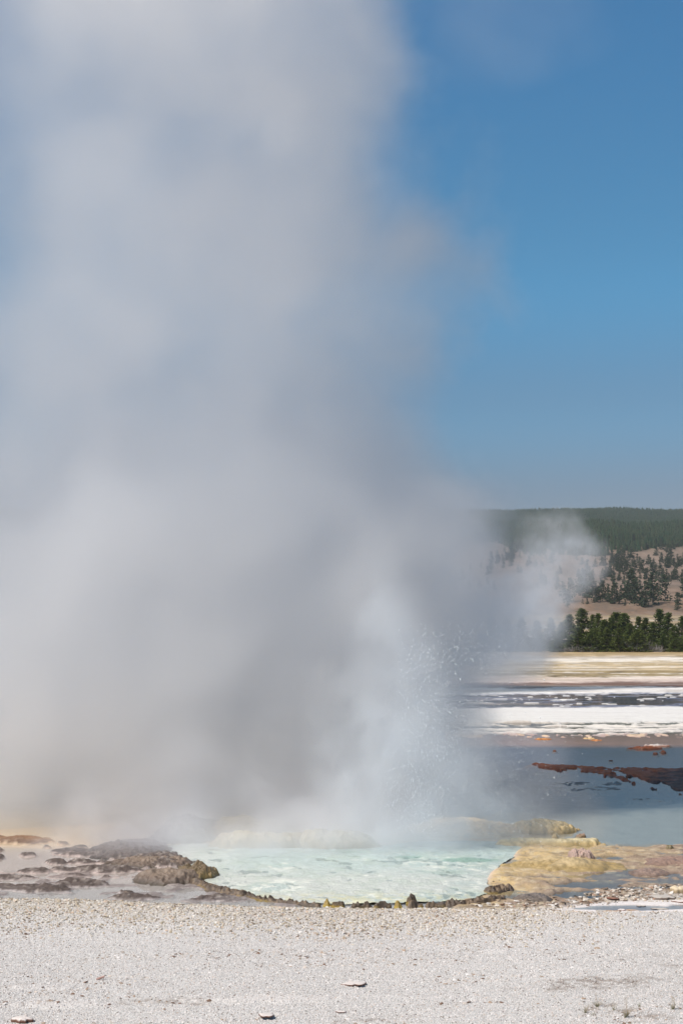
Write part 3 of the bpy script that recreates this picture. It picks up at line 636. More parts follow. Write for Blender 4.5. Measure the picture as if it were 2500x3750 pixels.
# dead brush at the foot of the treeline
dead, t, b, out = new_mat("dead_wood"); b.inputs['Base Color'].default_value = (0.30, 0.27, 0.26, 1); b.inputs['Roughness'].default_value = 0.9
def dead_brush(x, y, w, h, n, label, seed):
    r = random.Random(seed); e = empty("dead_shrub", (x, y, -0.05)); tag(e, label, "dead shrub", "grey dead brush under the pines")
    for part, cnt_, rad in (("stem", 14, 0.05), ("twig", n, 0.022)):
        V = []; F = []
        for i in range(cnt_):
            bx = r.uniform(-w, w) * (0.5 if part == "stem" else 0.9); by = r.uniform(-.6, .6); bz = 0 if part == "stem" else r.uniform(0, h * 0.55)
            p = Vector((bx, by, bz)); d = Vector((r.gauss(0, .9), r.gauss(0, .5), r.uniform(.25, 1))); pts = [p]
            L = h * r.uniform(.5, 1.0) / 4
            for k in range(4):
                d = (d.normalized() + Vector((r.gauss(0, .35), r.gauss(0, .3), r.gauss(0, .3)))).normalized(); pts.append(pts[-1] + d * L)
            tube(V, F, pts, [rad, rad * .9, rad * .7, rad * .5, rad * .2], 4)
        o = obj(part, py_mesh(part, V, F), dead, e)
for px, w, h, lab, sd_ in ((2130, 2.4, 1.3, "tangle of grey dead branches at the foot of the tall broad pine", 1), (2345, 2.6, 2.0, "largest tangle of grey dead branches, below the twin topped pines", 2), (2072, 1.6, 1.0, "low grey dead brush beside the steam at the treeline's foot", 3), (2395, 1.3, 1.2, "small grey dead brush right of the largest tangle", 4)):
    dead_brush((px - 1250) / FPX * 236.5, 236.5, w, h, 90, lab, sd_)

# ------------------------------------------------------------------ air
hv = [(x, y, z) for z in (-6.0, 265.0) for x, y in ((-4400, -70), (4400, -70), (4400, 4300), (-4400, 4300))]
hm = mesh_np("haze", hv, [(0, 3, 2, 1), (4, 5, 6, 7), (0, 1, 5, 4), (1, 2, 6, 5), (2, 3, 7, 6), (3, 0, 4, 7)], False)
am, t, b, out = new_mat("air"); t.n.remove(b); v = t.add('ShaderNodeVolumePrincipled'); v.inputs['Color'].default_value = (0.86, 0.93, 1.0, 1); v.inputs['Density'].default_value = 0.00010
v.inputs['Anisotropy'].default_value = 0.2; t.l.new(v.outputs[0], out.inputs['Volume'])
tag(obj("haze", hm, am), kind="stuff")
# ------------------------------------------------------------------ sinter mounds, crusts and stones
def col_mat(name, rough=0.7, bump=0.01, bs=30, spec=0.5, var=0.35):
    m, t, b, out = new_mat(name); ca = t.add('ShaderNodeAttribute', attribute_name='Col')
    P = t.add('ShaderNodeTexCoord').outputs['Object']; n = t.noise(P, bs, 4, 0.65)
    cc = t.add('ShaderNodeCombineColor'); nv = t.m('MULTIPLY_ADD', n, var * 2, 1 - var); [t.l.new(nv, cc.inputs[k]) for k in range(3)]
    t.l.new(t.mixc(1.0, ca.outputs['Color'], cc.outputs[0], 'MULTIPLY'), b.inputs['Base Color'])
    b.inputs['Roughness'].default_value = rough; b.inputs['Specular IOR Level'].default_value = spec
    bp = t.add('ShaderNodeBump'); bp.inputs['Distance'].default_value = bump; t.l.new(n, bp.inputs['Height']); t.l.new(bp.outputs[0], b.inputs['Normal'])
    return m
crust_m = col_mat("crust_rock", 0.42, 0.02, 24, 0.5); sinter_m = col_mat("wet_sinter", 0.5, 0.010, 30, 0.5, 0.22); dry_m = col_mat("dry_stone", 0.85, 0.006, 60, 0.3, 0.25)
def mound(name, px, py, rx, ry, h, seed, pal, label, cat, group=None, flute=0.08, power=2.6, lumps=0.10, mat=None, z0=-0.02, rz=0.0, ang=200, rad=60, fl_n=14, yside=None):
    """rounded deposit standing at the photographed spot; pal = (top, side, foot) colours"""
    x0, y0 = ground(px, py); A = np.linspace(0, 2 * np.pi, ang, endpoint=False); R = np.linspace(0, 1.32, rad) ** 0.9
    a, r = np.meshgrid(A, R); ca, sa = np.cos(a), np.sin(a); x = ca * r * rx; y = sa * r * ry
    k1 = 1.5 / min(rx, ry); k0 = min(1.0, 1.2 / max(rx, ry) + 0.3)
    d = r + 0.62 * (fbm(x * k1 * 0.7 + seed * 3.1, y * k1 * 0.7 + 9, seed, 4, .55) - 0.5) + flute * 1.3 * (fbm(x * 11 + 5, y * 11 + seed, seed + 5, 3) - 0.5) * sstep(0.4, 0.9, r)
    d = np.clip(d, 0, 1.6)
    n1 = fbm(x * 2.4 / max(rx, .3) + seed, y * 2.4 / max(ry, .3), seed + 9, 4); n2 = fbm(x * 16, y * 16, seed + 13, 3); n3 = fbm(x * 34, y * 34, seed + 17, 2)
    z = h * (1 - d ** power) * (0.5 + 1.0 * n1) + (lumps * h + 0.008) * (n2 - 0.5) * 1.3 + (0.5 * lumps * h + 0.006) * (n3 - 0.5)
    z = np.maximum(z, -0.05) * sstep(1.33, 1.2, r) - 0.06 * sstep(1.1, 1.3, r) + z0
    if yside is not None: z = z * (1 + yside * np.clip(x / rx, -1, 1))
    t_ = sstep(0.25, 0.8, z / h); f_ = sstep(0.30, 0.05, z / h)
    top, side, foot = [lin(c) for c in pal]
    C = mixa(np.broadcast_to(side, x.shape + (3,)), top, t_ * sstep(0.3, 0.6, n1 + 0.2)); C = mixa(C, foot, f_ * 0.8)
    C = C * (0.62 + 0.76 * fbm(x * 13, y * 13, seed + 21, 4, .65))[..., None]
    idx = (np.arange(rad - 1)[:, None] * ang + np.arange(ang)[None]); nx = (np.arange(rad - 1)[:, None] * ang + (np.arange(ang)[None] + 1) % ang)
    F = np.stack([idx, idx + ang, nx + ang, nx], -1).reshape(-1, 4)
    me = mesh_np(name, np.stack([x, y, z], -1).reshape(-1, 3), F, True, np.clip(C, 0, 1).reshape(-1, 3))
    o = obj(name, me, mat or crust_m); o.location = (x0, y0, 0); o.rotation_euler[2] = rz
    return tag(o, label, cat, group)
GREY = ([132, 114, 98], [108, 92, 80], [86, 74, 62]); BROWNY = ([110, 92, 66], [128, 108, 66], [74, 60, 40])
mound("crust_mound", 625, 3224, 0.66, 0.34, 0.19, 3, GREY, "fluted dark grey crust mound left of the pool, its lumpy face towards the gravel", "crust mound", "dark crust mounds left of the pool", flute=0.16, fl_n=9)
mound("crust_mound", 722, 3208, 0.34, 0.50, 0.20, 8, BROWNY, "brown and ochre rounded crust hump touching the pool's left end", "crust mound", "dark crust mounds left of the pool", flute=0.12, power=4, lumps=0.16)
mound("crust_mound", 560, 3162, 0.85, 0.45, 0.12, 12, GREY, "long low grey crust bank behind the fluted mound", "crust mound", "dark crust mounds left of the pool", flute=0.2, lumps=0.35)
mound("crust_mound", 478, 3118, 0.85, 0.85, 0.13, 17, ([104, 90, 82], [96, 84, 78], [80, 70, 64]), "broad dark crust bank fading into the steam, farthest of the left mounds", "crust mound", "dark crust mounds left of the pool", flute=0.2, lumps=0.4)
mound("crust_mound", 690, 3060, 0.70, 1.0, 0.34, 19, ([98, 92, 78], [90, 82, 66], [80, 70, 56]), "dim dark hump in the steam behind the pool's left corner", "crust mound", "dark crust mounds left of the pool", flute=0.2, lumps=0.3)
mound("crust_lump", 462, 3278, 0.10, 0.10, 0.055, 23, GREY, "small dark knob alone in the pinkish puddle by the gravel", "crust knob", flute=0.1, lumps=0.4, ang=60, rad=18)
CREAM = ([176, 164, 138], [160, 144, 112], [146, 130, 100]); YEL = ([196, 176, 136], [184, 158, 108], [160, 136, 92]); PINKC = ([176, 150, 138], [140, 116, 92], [120, 92, 56])
mound("sinter_ledge", 1240, 3098, 0.86, 0.42, 0.30, 31, CREAM, "cream scalloped ledge ending in a rounded nose behind the pool", "sinter ledge", "pale sinter ledges round the pool", flute=0.05, power=5, mat=sinter_m, fl_n=6, z0=-0.05)
mound("sinter_ledge", 960, 3098, 0.95, 0.42, 0.28, 37, CREAM, "cream ledge in the mist behind the pool, left of the rounded nose", "sinter ledge", "pale sinter ledges round the pool", flute=0.05, power=5, mat=sinter_m, fl_n=6, z0=-0.05)
mound("sinter_ledge", 905, 3052, 1.0, 0.9, 0.28, 39, ([166, 152, 116], [152, 136, 100], [140, 122, 92]), "faint olive hump in the steam above the long cream ledge", "sinter ledge", "pale sinter ledges round the pool", flute=0.14, power=3, mat=sinter_m, fl_n=6)
mound("sinter_ledge", 1700, 3040, 1.1, 0.9, 0.24, 41, ([236, 206, 160], [232, 196, 144], [214, 190, 150]), "apricot hump in the mist at the foot of the spray", "sinter ledge", "pale sinter ledges round the pool", flute=0.1, power=2.4, mat=sinter_m, fl_n=6)
mound("sinter_ledge", 1990, 3040, 0.72, 0.42, 0.20, 43, YEL, "yellow fluted ledge with a dripping front, right of the spray", "sinter ledge", "pale sinter ledges round the pool", flute=0.22, power=5, mat=sinter_m, fl_n=9, z0=-0.04)
mound("sinter_ledge", 2010, 3092, 1.15, 0.26, 0.13, 47, ([196, 182, 146], [190, 166, 116], [172, 150, 108]), "long narrow yellow ledge stretching right, lower of the two dripping ledges", "sinter ledge", "pale sinter ledges round the pool", flute=0.2, power=5, mat=sinter_m, fl_n=10, z0=-0.04)
mound("sinter_ledge", 2085, 3172, 1.05, 0.62, 0.17, 53, ([188, 166, 126], [164, 140, 94], [160, 140, 100]), "widest yellow ochre mound, right edge of the pool", "sinter ledge", "pale sinter ledges round the pool", flute=0.08, power=2.6, mat=sinter_m, fl_n=6, z0=-0.03, yside=-0.25)
mound("sinter_crust", 2130, 3160, 0.24, 0.18, 0.17, 59, PINKC, "pinkish brown crusted cap on top of the widest yellow mound", "sinter cap", flute=0.2, power=4, lumps=0.3, z0=0.06)
mound("loose_rock", 2125, 3062, 0.10, 0.08, 0.085, 61, PINKC, "small pinkish rock in shallow water above the long narrow yellow ledge", "rock", flute=0.1, lumps=0.3, ang=60, rad=18)
mound("loose_rock", 2032, 3071, 0.07, 0.07, 0.14, 63, YEL, "yellow knob at the nose of the upper dripping ledge", "rock", flute=0.1, lumps=0.3, ang=60, rad=18)
mound("loose_rock", 2455, 3112, 0.09, 0.07, 0.085, 65, ([116, 104, 76], [104, 90, 60], [90, 76, 50]), "olive brown knob near the right edge beyond the yellow mound", "rock", flute=0.2, lumps=0.6, ang=60, rad=18)
mound("sinter_hump", 1950, 3296, 0.34, 0.30, 0.11, 67, ([118, 108, 102], [108, 96, 86], [96, 84, 72]), "smooth dark grey hump between the pool rim and the blue puddles", "sinter hump", "bare humps right of the pool", flute=0.05, lumps=0.12)
mound("sinter_hump", 2490, 3165, 0.7, 0.5, 0.12, 69, ([150, 124, 110], [136, 112, 98], [120, 100, 86]), "flat reddish brown hump at the right edge of the photo", "sinter hump", "bare humps right of the pool", flute=0.05, lumps=0.12, mat=sinter_m)
mound("sinter_hump", 2375, 3198, 0.34, 0.34, 0.07, 71, ([144, 122, 110], [130, 110, 98], [120, 100, 86]), "faint low brown swelling below the reddish hump", "sinter hump", "bare humps right of the pool", flute=0.05, lumps=0.15, mat=sinter_m)
# spiky dark rim of the pool
def rim(pts, w, h, seed, label, spike=0.5, name="pool_rim", yellow=0.25):
    P = np.array([ground(a, c) for a, c in pts]); L = np.concatenate([[0], np.cumsum(np.hypot(*np.diff(P, axis=0).T))]); n = max(12, int(L[-1] / 0.011)); s = np.linspace(0, L[-1], n)
    x = np.interp(s, L, P[:, 0]); y = np.interp(s, L, P[:, 1]); k = 7
    for _ in range(2):
        if n > 30: x[k:-k] = np.convolve(x, np.ones(2 * k + 1) / (2 * k + 1), 'valid'); y[k:-k] = np.convolve(y, np.ones(2 * k + 1) / (2 * k + 1), 'valid')
    tx = np.gradient(x); ty = np.gradient(y); q = np.hypot(tx, ty) + 1e-9; nx, ny = -ty / q, tx / q; m = 25; v = np.linspace(-1, 1, m)
    S, Vv = np.meshgrid(s, v, indexing='ij')
    ww = w * (0.65 + 0.7 * fbm(s * 3.0, s * 0 + seed, seed, 3)) * np.minimum(1, np.minimum(s, L[-1] - s) / (w * 0.9) + 0.12) ** 0.5
    sp = 1 - np.abs(2 * fbm(S * 13, Vv * w * 13, seed + 3, 2) - 1); hh = h * (0.55 + 0.9 * fbm(s * 4.0, s * 0 + 3, seed + 7, 3))[:, None]
    Z = hh * (1 - np.abs(Vv) ** 2.2) * (1 - spike + spike * 1.7 * sp ** 2) * np.minimum(1, np.minimum(s, L[-1] - s) / (w * 0.7) + 0.2)[:, None] - 0.02
    X = x[:, None] + nx[:, None] * Vv * ww[:, None]; Y = y[:, None] + ny[:, None] * Vv * ww[:, None] * 1.0
    C = mixa(np.broadcast_to(lin([84, 70, 58]), X.shape + (3,)), lin([128, 108, 86]), sstep(0.4, 0.75, fbm(X * 22, Y * 22, seed + 11, 3)))
    C = mixa(C, lin([168, 140, 56]), sstep(0.035, 0.0, Z) * yellow * 2 * sstep(0.4, 0.6, fbm(s * 3, s * 0 + 1, seed + 19, 2))[:, None])
    tag(obj(name, mesh_np(name, np.stack([X, Y, Z], -1).reshape(-1, 3), grid_faces(n, m), True, np.clip(C, 0, 1).reshape(-1, 3)), crust_m), label, "crust rim", "dark knobbly crust rims along the pool's near edge")
rim([(690,3224),(760,3250),(800,3264),(850,3274),(915,3283)], 0.11, 0.085, 101, "broadest dark rim, curving from the ochre hump along the pool's left end")
rim([(905,3284),(960,3297),(1040,3306),(1110,3313),(1175,3318)], 0.055, 0.07, 103, "thinning dark rim left of the two ochre footed knobs")
rim([(1283,3326),(1330,3324),(1365,3322)], 0.06, 0.075, 105, "first short dark rim right of the ochre footed knob")
rim([(1366,3321),(1400,3319),(1434,3319)], 0.05, 0.075, 107, "second short dark rim, left of the small ochre cone")
rim([(1492,3322),(1525,3319),(1552,3320)], 0.06, 0.07, 109, "short dark rim right under the tall dark cone")
rim([(1555,3318),(1600,3316),(1632,3318)], 0.045, 0.07, 111, "short low dark rim joining the long one")
rim([(1626,3316),(1690,3315),(1760,3310),(1812,3302),(1850,3292)], 0.085, 0.085, 113, "longest dark rim, rising towards the pool's right corner")
rim([(1778,3272),(1815,3263),(1850,3258),(1878,3262)], 0.14, 0.11, 115, "dark jagged rim lump at the pool's right corner")
rim([(1800,3234),(1840,3232)], 0.05, 0.05, 117, "tiny dark crumbs beside the yellow bank above the right rim", name="crust_crumbs")
def cone(px, py, r, h, seed, label, pal):
    mound("crust_cone", px, py, r, r * 0.9, h, seed, pal, label, "crust cone", "knobbly crust cones in the pool's near edge", flute=0.3, power=2.6, lumps=0.6, ang=90, rad=30, fl_n=5)
DK = ([76, 62, 50], [92, 74, 48], [176, 146, 52]); OC = ([150, 124, 56], [160, 134, 70], [188, 162, 70])
cone(1197, 3316, 0.065, 0.07, 121, "small ochre brown cone just left of the biggest knob", OC)
cone(1238, 3321, 0.105, 0.13, 123, "biggest dark knob with a yellow foot on the pool's near edge", DK)
cone(1456, 3322, 0.065, 0.09, 125, "small ochre cone between two short dark rims", OC)
cone(1503, 3307, 0.09, 0.13, 127, "tall dark cone standing in the pool behind the rim", DK)
# rust coloured knobs, driftwood and specks in the blue channel
RUST = ([128, 74, 46], [104, 62, 44], [70, 48, 40])
for px, py, r, lab in ((2030, 2750, 0.05, "dark speck of rock alone in the blue channel near the spray"), (2235, 2786, 0.05, "dark speck of rock in the middle of the blue channel"), (2398, 2761, 0.06, "left of two dark specks of rock below the driftwood"),
                       (2425, 2756, 0.08, "right, larger one of two dark specks of rock below the driftwood"), (2300, 2843, 0.07, "small reddish rock islet just in front of the rusty bank")):
    mound("channel_rock", px, py, r * 1.6, r * 2.0, r * 0.9, int(px), RUST, lab, "rock", "small dark rocks in the blue channel", flute=0.2, lumps=0.5, ang=40, rad=12)
for px, py, rx, h, pal, lab in ((2362, 2741, 0.58, 0.07, RUST, "rust brown flat sinter raft floating in the blue channel"), (2408, 2732, 0.50, 0.06, ([214, 204, 198], [150, 110, 90], [110, 70, 50]), "whitish flat sinter raft beside the rust brown one"),
                                (1987, 2707, 0.35, 0.05, ([214, 160, 100], [196, 130, 70], [170, 110, 60]), "longest orange sinter scrap on the channel's far shore, nearest the spray"), (2180, 2711, 0.25, 0.04, ([210, 150, 96], [190, 124, 70], [170, 110, 60]), "short orange sinter scrap on the channel's far shore, in the middle"),
                                (2155, 2704, 0.22, 0.05, ([236, 216, 180], [220, 190, 140], [200, 160, 110]), "cream sinter scrap just left of the middle orange one")):
    mound("sinter_raft", px, py, rx, rx * 0.5, h, int(px) + 1, pal, lab, "sinter raft", "flat sinter scraps in and by the channel", flute=0.3, power=4, lumps=0.7, ang=60, rad=14)
# ------------------------------------------------------------------ stones
ico = bmesh.new(); bmesh.ops.create_icosphere(ico, subdivisions=1, radius=1.0)
IV = np.array([v.co[:] for v in ico.verts]); IF = np.array([[v.index for v in f.verts] for f in ico.faces]); ico.free()
def stones(X, Y, Z, S, flat, C, seed, tilt=0.35):
    r = np.random.default_rng(seed); n = len(X); k = len(IV)
    v = IV[None] * (1 + r.uniform(-0.28, 0.28, (n, k, 1))); ax = np.stack([r.uniform(0.75, 1.35, n), r.uniform(0.6, 1.0, n), flat * r.uniform(0.7, 1.3, n)], -1)
    v = v * ax[:, None, :] * S[:, None, None]
    a = r.uniform(0, 6.283, n)[:, None]; tx = r.normal(0, tilt, n)[:, None]; ty = r.normal(0, tilt, n)[:, None]
    x, y, z = v[..., 0], v[..., 1], v[..., 2]
    y, z = y * np.cos(tx) - z * np.sin(tx), y * np.sin(tx) + z * np.cos(tx)
    x, z = x * np.cos(ty) + z * np.sin(ty), -x * np.sin(ty) + z * np.cos(ty)
    x, y = x * np.cos(a) - y * np.sin(a), x * np.sin(a) + y * np.cos(a)
    V = np.stack([x + X[:, None], y + Y[:, None], z + Z[:, None]], -1).reshape(-1, 3)
    F = (IF[None] + (np.arange(n) * k)[:, None, None]).reshape(-1, 3)
    return V, F, np.repeat(C, k, 0)
def scatter(n, x0, x1, y0, y1, seed):
    r = np.random.default_rng(seed); Y = r.uniform(y0, y1, n); X = r.uniform(x0, x1, n) * (Y + 4) / 24; return X, Y, r
def zc(X, Y):
    z, c, w, g = ground_fields(X, Y); return z, c, g
bank = []
X, Y, r = scatter(46000, -7, 7, 17.8, 21.6, 1)          # coarse pale stones along the shore
Z, C, G = zc(X, Y); PXs = px_of(X, Y, Z); PYs = py_of(Y, 0 * Y); sh = np.interp(PXs, *SHORE)
k = (PYs > sh - 1) & (r.random(len(X)) < sstep(sh + 170 + 90 * (fbm(X, Y, 5) - 0.5), sh + 60, PYs) * 0.95 + 0.02) & (G > 0.4) & ~((PXs > 1950) & (r.random(len(X)) < 0.55))
X, Y, Z = X[k], Y[k], Z[k]; n = len(X); S = 0.0055 + 0.017 * r.random(n) ** 2.6
base = np.array([lin([214, 204, 190]), lin([196, 180, 156]), lin([228, 222, 214]), lin([150, 136, 120]), lin([212, 188, 168])])[r.choice(5, n, p=[.32, .24, .2, .16, .08])]
bank.append(stones(X, Y, Z + S * 0.3, S, 0.6, base * r.uniform(0.85, 1.08, (n, 1)), 11))
X, Y, r = scatter(100000, -5.4, 5.4, 13.6, 20.4, 2)      # fine gravel
Z, C, G = zc(X, Y); k = (G > 0.55) & (r.random(len(X)) < 0.35 + 0.65 * G); X, Y, Z, C = X[k], Y[k], Z[k], C[k]; n = len(X); S = 0.0045 + 0.006 * r.random(n) ** 2.5
base = np.array([lin([228, 221, 217]), lin([210, 202, 198]), lin([238, 233, 229]), lin([206, 190, 178]), lin([134, 122, 114])])[r.choice(5, n, p=[.40, .27, .16, .09, .08])]
dark = np.clip(C.mean(1, keepdims=True) / 0.66, 0.5, 1.05)
bank.append(stones(X, Y, Z + S * 0.25, S, 0.6, base * dark * r.uniform(0.85, 1.08, (n, 1)), 12))
X, Y, r = scatter(26000, -5.4, 5.4, 13.6, 20.6, 3)      # broken crust flakes lying in streaks
Z, C, G = zc(X, Y); m_ = fbm(X * 0.7, Y * 1.9 - X * 0.15, 111, 5, 0.6); k = (G > 0.5) & (r.random(len(X)) < sstep(0.54, 0.66, m_) * 0.5 + 0.012); X, Y, Z = X[k], Y[k], Z[k]; n = len(X); S = 0.008 + 0.022 * r.random(n) ** 3
base = np.array([lin([206, 194, 184]), lin([170, 150, 132]), lin([226, 220, 216]), lin([128, 104, 88])])[r.choice(4, n, p=[.35, .25, .2, .2])]
bank.append(stones(X, Y, Z + S * 0.15, S, 0.28, base, 13, 0.3))
V = np.concatenate([b_[0] for b_ in bank]); C = np.concatenate([b_[2] for b_ in bank]); o_ = np.cumsum([0] + [len(b_[0]) for b_ in bank[:-1]]); F = np.concatenate([b_[1] + q for b_, q in zip(bank, o_)])
tag(obj("gravel", mesh_np("gravel", V, F, False, np.clip(C, 0, 1)), dry_m), "pale sinter gravel, coarse along the water and fine towards the camera", "gravel", kind="stuff")
# flat rubble on the right shore
X, Y, r = scatter(5200, 1.8, 7.5, 20.6, 22.6, 4)
PXs = px_of(X, Y, 0 * X + 0.03); PYs = py_of(Y, 0 * Y)
lo = np.interp(PXs, [1700, 1900, 2050, 2200, 2350, 2500, 3200], [3316, 3312, 3298, 3266, 3240, 3222, 3215]); hi = np.interp(PXs, [1700, 1900, 2100, 2200, 2350, 2500, 3200], [3324, 3330, 3318, 3312, 3300, 3290, 3290])
k = (PYs > lo + r.normal(0, 7, len(X))) & (PYs < hi + r.normal(0, 4, len(X))); X, Y = X[k], Y[k]; Z, C, G = zc(X, Y); n = len(X); S = 0.012 + 0.040 * r.random(n) ** 3
base = np.array([lin([196, 184, 170]), lin([150, 136, 122]), lin([222, 214, 206]), lin([120, 104, 90]), lin([170, 140, 120])])[r.choice(5, n, p=[.3, .25, .2, .15, .1])]
v_, f_, c_ = stones(X, Y, np.maximum(Z, -0.005) + S * 0.15, S, 0.26, base, 14, 0.22)
tag(obj("rubble", mesh_np("rubble", v_, f_, False, c_), dry_m), "thin flat grey and tan stone flakes strewn along the right shore", "rubble", kind="stuff")
def slab(px, py, rx, ry, th, pal, label, seed, tilt=0.0, rz=0.0, z=0.0, name="flat_stone", group="single flat stones on the sinter", side=None, cat="stone"):
    """thin irregular plate with broken edge; tilt lifts its near edge"""
    x0, y0 = ground(px, py, max(z, 0.0)); n = 44; a = np.linspace(0, 2 * np.pi, n, endpoint=False)
    e = 1 + 0.75 * (fbm(np.cos(a) * 1.7 + seed, np.sin(a) * 1.7, seed, 5, 0.65) - 0.5) * 2
    th = th * 0.7; rings = [(0.0, th), (0.5, th * 1.05), (0.9, th * 0.9), (1.0, th * 0.55), (0.97, -th * 0.3), (0.6, -th * 0.5)]
    V = []; C = []
    for q, zz in rings:
        nz = th * 0.8 * (fbm(np.cos(a) * q * 4 + 3, np.sin(a) * q * 4, seed + 1, 3) - 0.5)
        V.append(np.stack([np.cos(a) * rx * q * e, np.sin(a) * ry * q * e, zz + nz], -1)); C.append(np.broadcast_to(lin(pal[0] if zz > th * 0.7 else pal[1]), (n, 3)))
    m = len(rings); F = [(i * n + k, (i + 1) * n + k, (i + 1) * n + (k + 1) % n, i * n + (k + 1) % n) for i in range(m - 1) for k in range(n)]
    zg = float(ground_fields(np.array([x0]), np.array([y0]))[0][0]); x1, y1 = ground(px, py, max(zg, 0)); 
    o = obj(name, mesh_np(name, np.concatenate(V), F, True, np.concatenate(C)), dry_m); o.location = (x1, y1, max(zg, -0.005) + z); o.rotation_euler = (tilt, 0, rz)
    return tag(o, label, cat, group)
W_ = ([224, 214, 208], [120, 88, 74]); T_ = ([186, 160, 138], [120, 84, 62]); Gy = ([190, 182, 174], [110, 96, 86])
slab(1296, 3610, 0.115, 0.20, 0.016, W_, "pale plate with a lifted dark reddish edge alone on the gravel", 3, tilt=-0.13, rz=0.35, z=0.022, name="sinter_plate", group=None, cat="sinter plate")
slab(1338, 3596, 0.016, 0.02, 0.012, ([104, 56, 44], [60, 34, 28]), "dark red crumb at the right tip of the pale plate", 5, z=0.006, name="sinter_crumb", group=None, cat="stone")
for a in [(2020, 3336, .10, .07, .016, T_, "thin tan flake lying at the left end of the white crust"), (2243, 3340, .10, .07, .022, T_, "orange brown stone in the middle of the pile by the lilac puddle"), (2275, 3336, .05, .05, .035, W_, "small white block leaning on the orange brown stone"),
          (2205, 3337, .11, .06, .018, Gy, "grey flake at the left of the pile by the lilac puddle"), (2310, 3333, .09, .05, .016, T_, "long tan flake at the right of the pile by the lilac puddle"), (2345, 3317, .06, .05, .014, Gy, "small grey flake on the far side of the lilac puddle"),
          (2415, 3328, .12, .08, .014, Gy, "flat stone lying in the right part of the lilac puddle"), (2240, 3291, .10, .07, .020, ([150, 112, 96], [90, 56, 46]), "dark reddish tilted flake among the rubble"), (2425, 3290, .17, .14, .05, Gy, "large blue grey block among the rubble near the right edge"),
          (2480, 3268, .12, .12, .11, ([214, 196, 168], [170, 150, 120]), "tallest buff block among the rubble at the right edge"), (2490, 3302, .13, .08, .022, W_, "dark edged slab on white crust at the right edge"), (2090, 3300, .07, .05, .02, Gy, "white topped stone standing in the lower blue puddle"),
          (975, 3719, .075, .08, .018, W_, "cracked pale slab left of the smooth patch at the bottom"), (1250, 3706, .05, .04, .010, W_, "small pale flake on the smooth grey patch at the bottom"), 
          (85, 3738, .09, .10, .045, W_, "white lumpy block at the lower left corner"),  
          (1630, 3467, .03, .03, .018, W_, "single white pebble above the pale plate, to its right"), (1860, 3310, .05, .04, .016, W_, "white flake at the edge of the dark grey hump"), (615, 3669, .012, .014, .012, ([245, 245, 245], [220, 220, 220]), "tiny bright white pebble low on the gravel")]:
    slab(*a[:6], a[6], int(a[0]) % 97 + 7, tilt=-0.03, rz=(a[0] * 7 % 10) * 0.06 - 0.3, z=0.001)
# curled chip of bark
x0, y0 = ground(370, 3590, 0.17); V = []; F = []
tube(V, F, [(-0.05, 0, 0.01), (-0.025, -0.008, 0.016), (0.0, 0, 0.026), (0.03, 0.006, 0.032), (0.045, 0.01, 0.05)], [0.006, 0.013, 0.012, 0.011, 0.006], 8)
zg = float(ground_fields(np.array([x0]), np.array([y0]))[0][0]); bk, t, b, out = new_mat("pink_bark"); b.inputs['Base Color'].default_value = (0.42, 0.26, 0.22, 1); b.inputs['Roughness'].default_value = 0.8
o = obj("bark_chip", py_mesh("bark_chip", V, F), bk); o.location = (x0, y0, zg); tag(o, "pinkish curled bark chip lying on the gravel at the lower left", "bark chip")
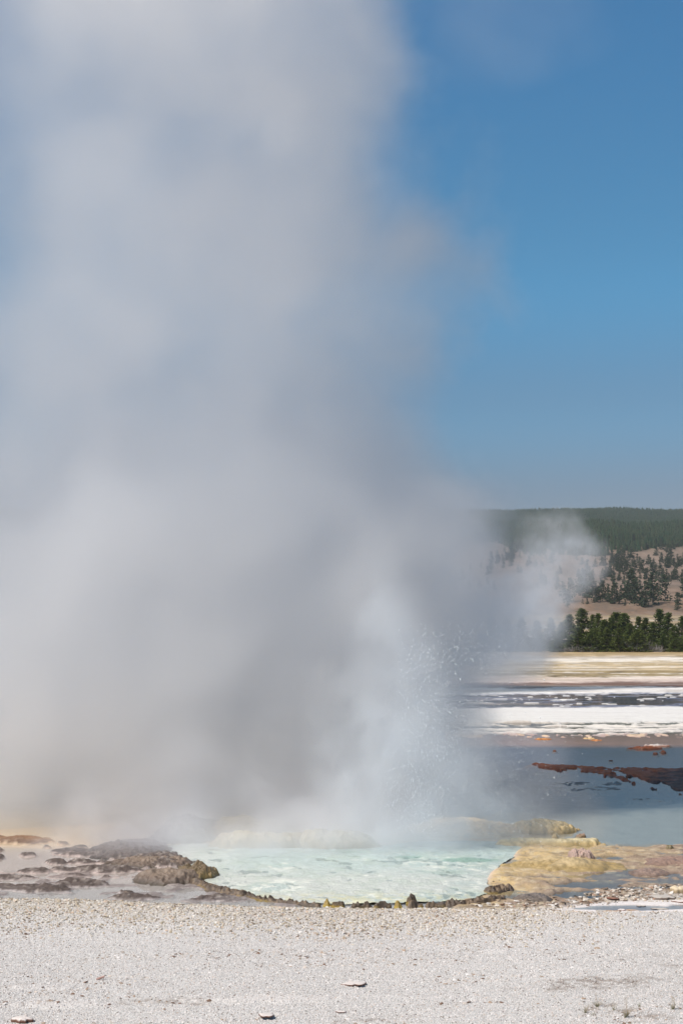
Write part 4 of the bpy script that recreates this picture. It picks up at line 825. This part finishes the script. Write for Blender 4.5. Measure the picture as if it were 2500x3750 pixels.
# grass tufts
gm_, t, b, out = new_mat("dry_grass"); P = t.add('ShaderNodeTexCoord').outputs['Object']; sx = t.add('ShaderNodeSeparateXYZ'); t.l.new(P, sx.inputs[0])
t.l.new(t.mixc(t.mapr(sx.outputs[2], 0.0, 0.09), (0.20, 0.19, 0.10, 1), (0.50, 0.38, 0.25, 1)), b.inputs['Base Color']); b.inputs['Roughness'].default_value = 0.8
for px, py, n, h, stalks, w, lab in ((2290, 3722, 26, 0.085, 2, 1.0, "clearest dry grass tuft with two upright seed stalks near the lower right"), (2462, 3692, 22, 0.06, 2, 0.9, "grass tuft with two long wispy stalks at the right edge"), (2140, 3703, 14, 0.07, 0, 1.6, "sparse spreading grass tuft, leftmost of the tufts"),
                              (2185, 3682, 20, 0.065, 1, 1.5, "dense low grass tuft behind the leftmost one"), (2246, 3695, 10, 0.07, 0, 1.6, "thin grass tuft between the dense low one and the clearest one"), (2172, 3712, 8, 0.04, 0, 1.3, "smallest grass tuft, just in front of the dense low one"), (2338, 3683, 9, 0.04, 0, 0.5, "short brown upright tuft right of the clearest one")):
    x0, y0 = ground(px, py, 0.19); r = random.Random(px); e = empty("grass_tuft", (x0, y0, float(ground_fields(np.array([x0]), np.array([y0]))[0][0]) - 0.003)); tag(e, lab, "grass tuft", "dry grass tufts on the white gravel")
    V = []; F = []
    for i in range(n):
        a = r.random() * 6.28; L = 1.35 * h * r.uniform(.6, 1.2); sp = r.uniform(.15, .85) * w; p0 = Vector((r.gauss(0, .006), r.gauss(0, .006), 0)); d = Vector((math.cos(a) * sp, math.sin(a) * sp, 1)).normalized()
        tube(V, F, [p0, p0 + d * L * .5, p0 + d * L * .9 + Vector((d.x, d.y, 0)) * L * .12], [.0022, .0016, .0005], 3)
    obj("blades", py_mesh("blades", V, F), gm_, e)
    for i in range(stalks):
        V = []; F = []; H = h * r.uniform(2.0, 2.6); p0 = Vector((0.012 * (i * 2 - 1), 0, 0)); tube(V, F, [p0, p0 + Vector((r.gauss(0, .01), 0, H * .5)), p0 + Vector((r.gauss(0, .016), 0, H))], [.0022, .0018, .001], 4)
        for k in range(9):
            z = H * (.45 + .06 * k); tube(V, F, [p0 + Vector((0, 0, z)), p0 + Vector((r.choice((-1, 1)) * .009, r.gauss(0, .004), z + .010))], [.0016, .0012], 3)
        obj("seed_stalk", py_mesh("seed_stalk", V, F), gm_, e)
# ------------------------------------------------------------------ flying droplets
N = 17000; r = np.random.default_rng(9)
ti = r.random(N); vz = 2.0 + 6.9 * r.random(N) ** 1.25; vx = (0.35 + 2.0 * r.beta(1.8, 1.5, N)) * (1.2 - 0.045 * vz); vy = r.normal(0, 0.30, N); T = 2 * vz / 9.81; tt = T * (0.12 + 0.88 * ti)
X = 0.5 + 0.5 * r.normal(0, 1, N) + vx * tt * (0.85 + .5 * (tt / 1.9)); Y = 26.4 + vy * tt * 0.7 + r.normal(0, .25, N); Z = vz * tt - 4.905 * tt * tt + 0.05
k = (Z > 0.1) & (X < 4.8) & (r.random(N) < sstep(0.2, 2.8, X)); X, Y, Z = X[k], Y[k], Z[k]; n = len(X); S = 0.0026 + 0.0036 * r.random(n) ** 2 + 0.0040 * (r.random(n) < 0.025)
oc = np.array([(1, 0, 0), (0, 1, 0), (-1, 0, 0), (0, -1, 0), (0, 0, 2.3), (0, 0, -2.3)], float); of = np.array([(0, 1, 4), (1, 2, 4), (2, 3, 4), (3, 0, 4), (1, 0, 5), (2, 1, 5), (3, 2, 5), (0, 3, 5)])
V = (oc[None] * S[:, None, None] + np.stack([X, Y, Z], -1)[:, None]).reshape(-1, 3); F = (of[None] + (np.arange(n) * 6)[:, None, None]).reshape(-1, 3)
dm, t, b, out = new_mat("droplets"); b.inputs['Base Color'].default_value = (0.92, 0.95, 0.97, 1); b.inputs['Roughness'].default_value = 0.12
tag(obj("water_droplets", mesh_np("water_droplets", V, F, True), dm), "white droplets flung in an arc to the right by the geyser", "spray", kind="stuff")
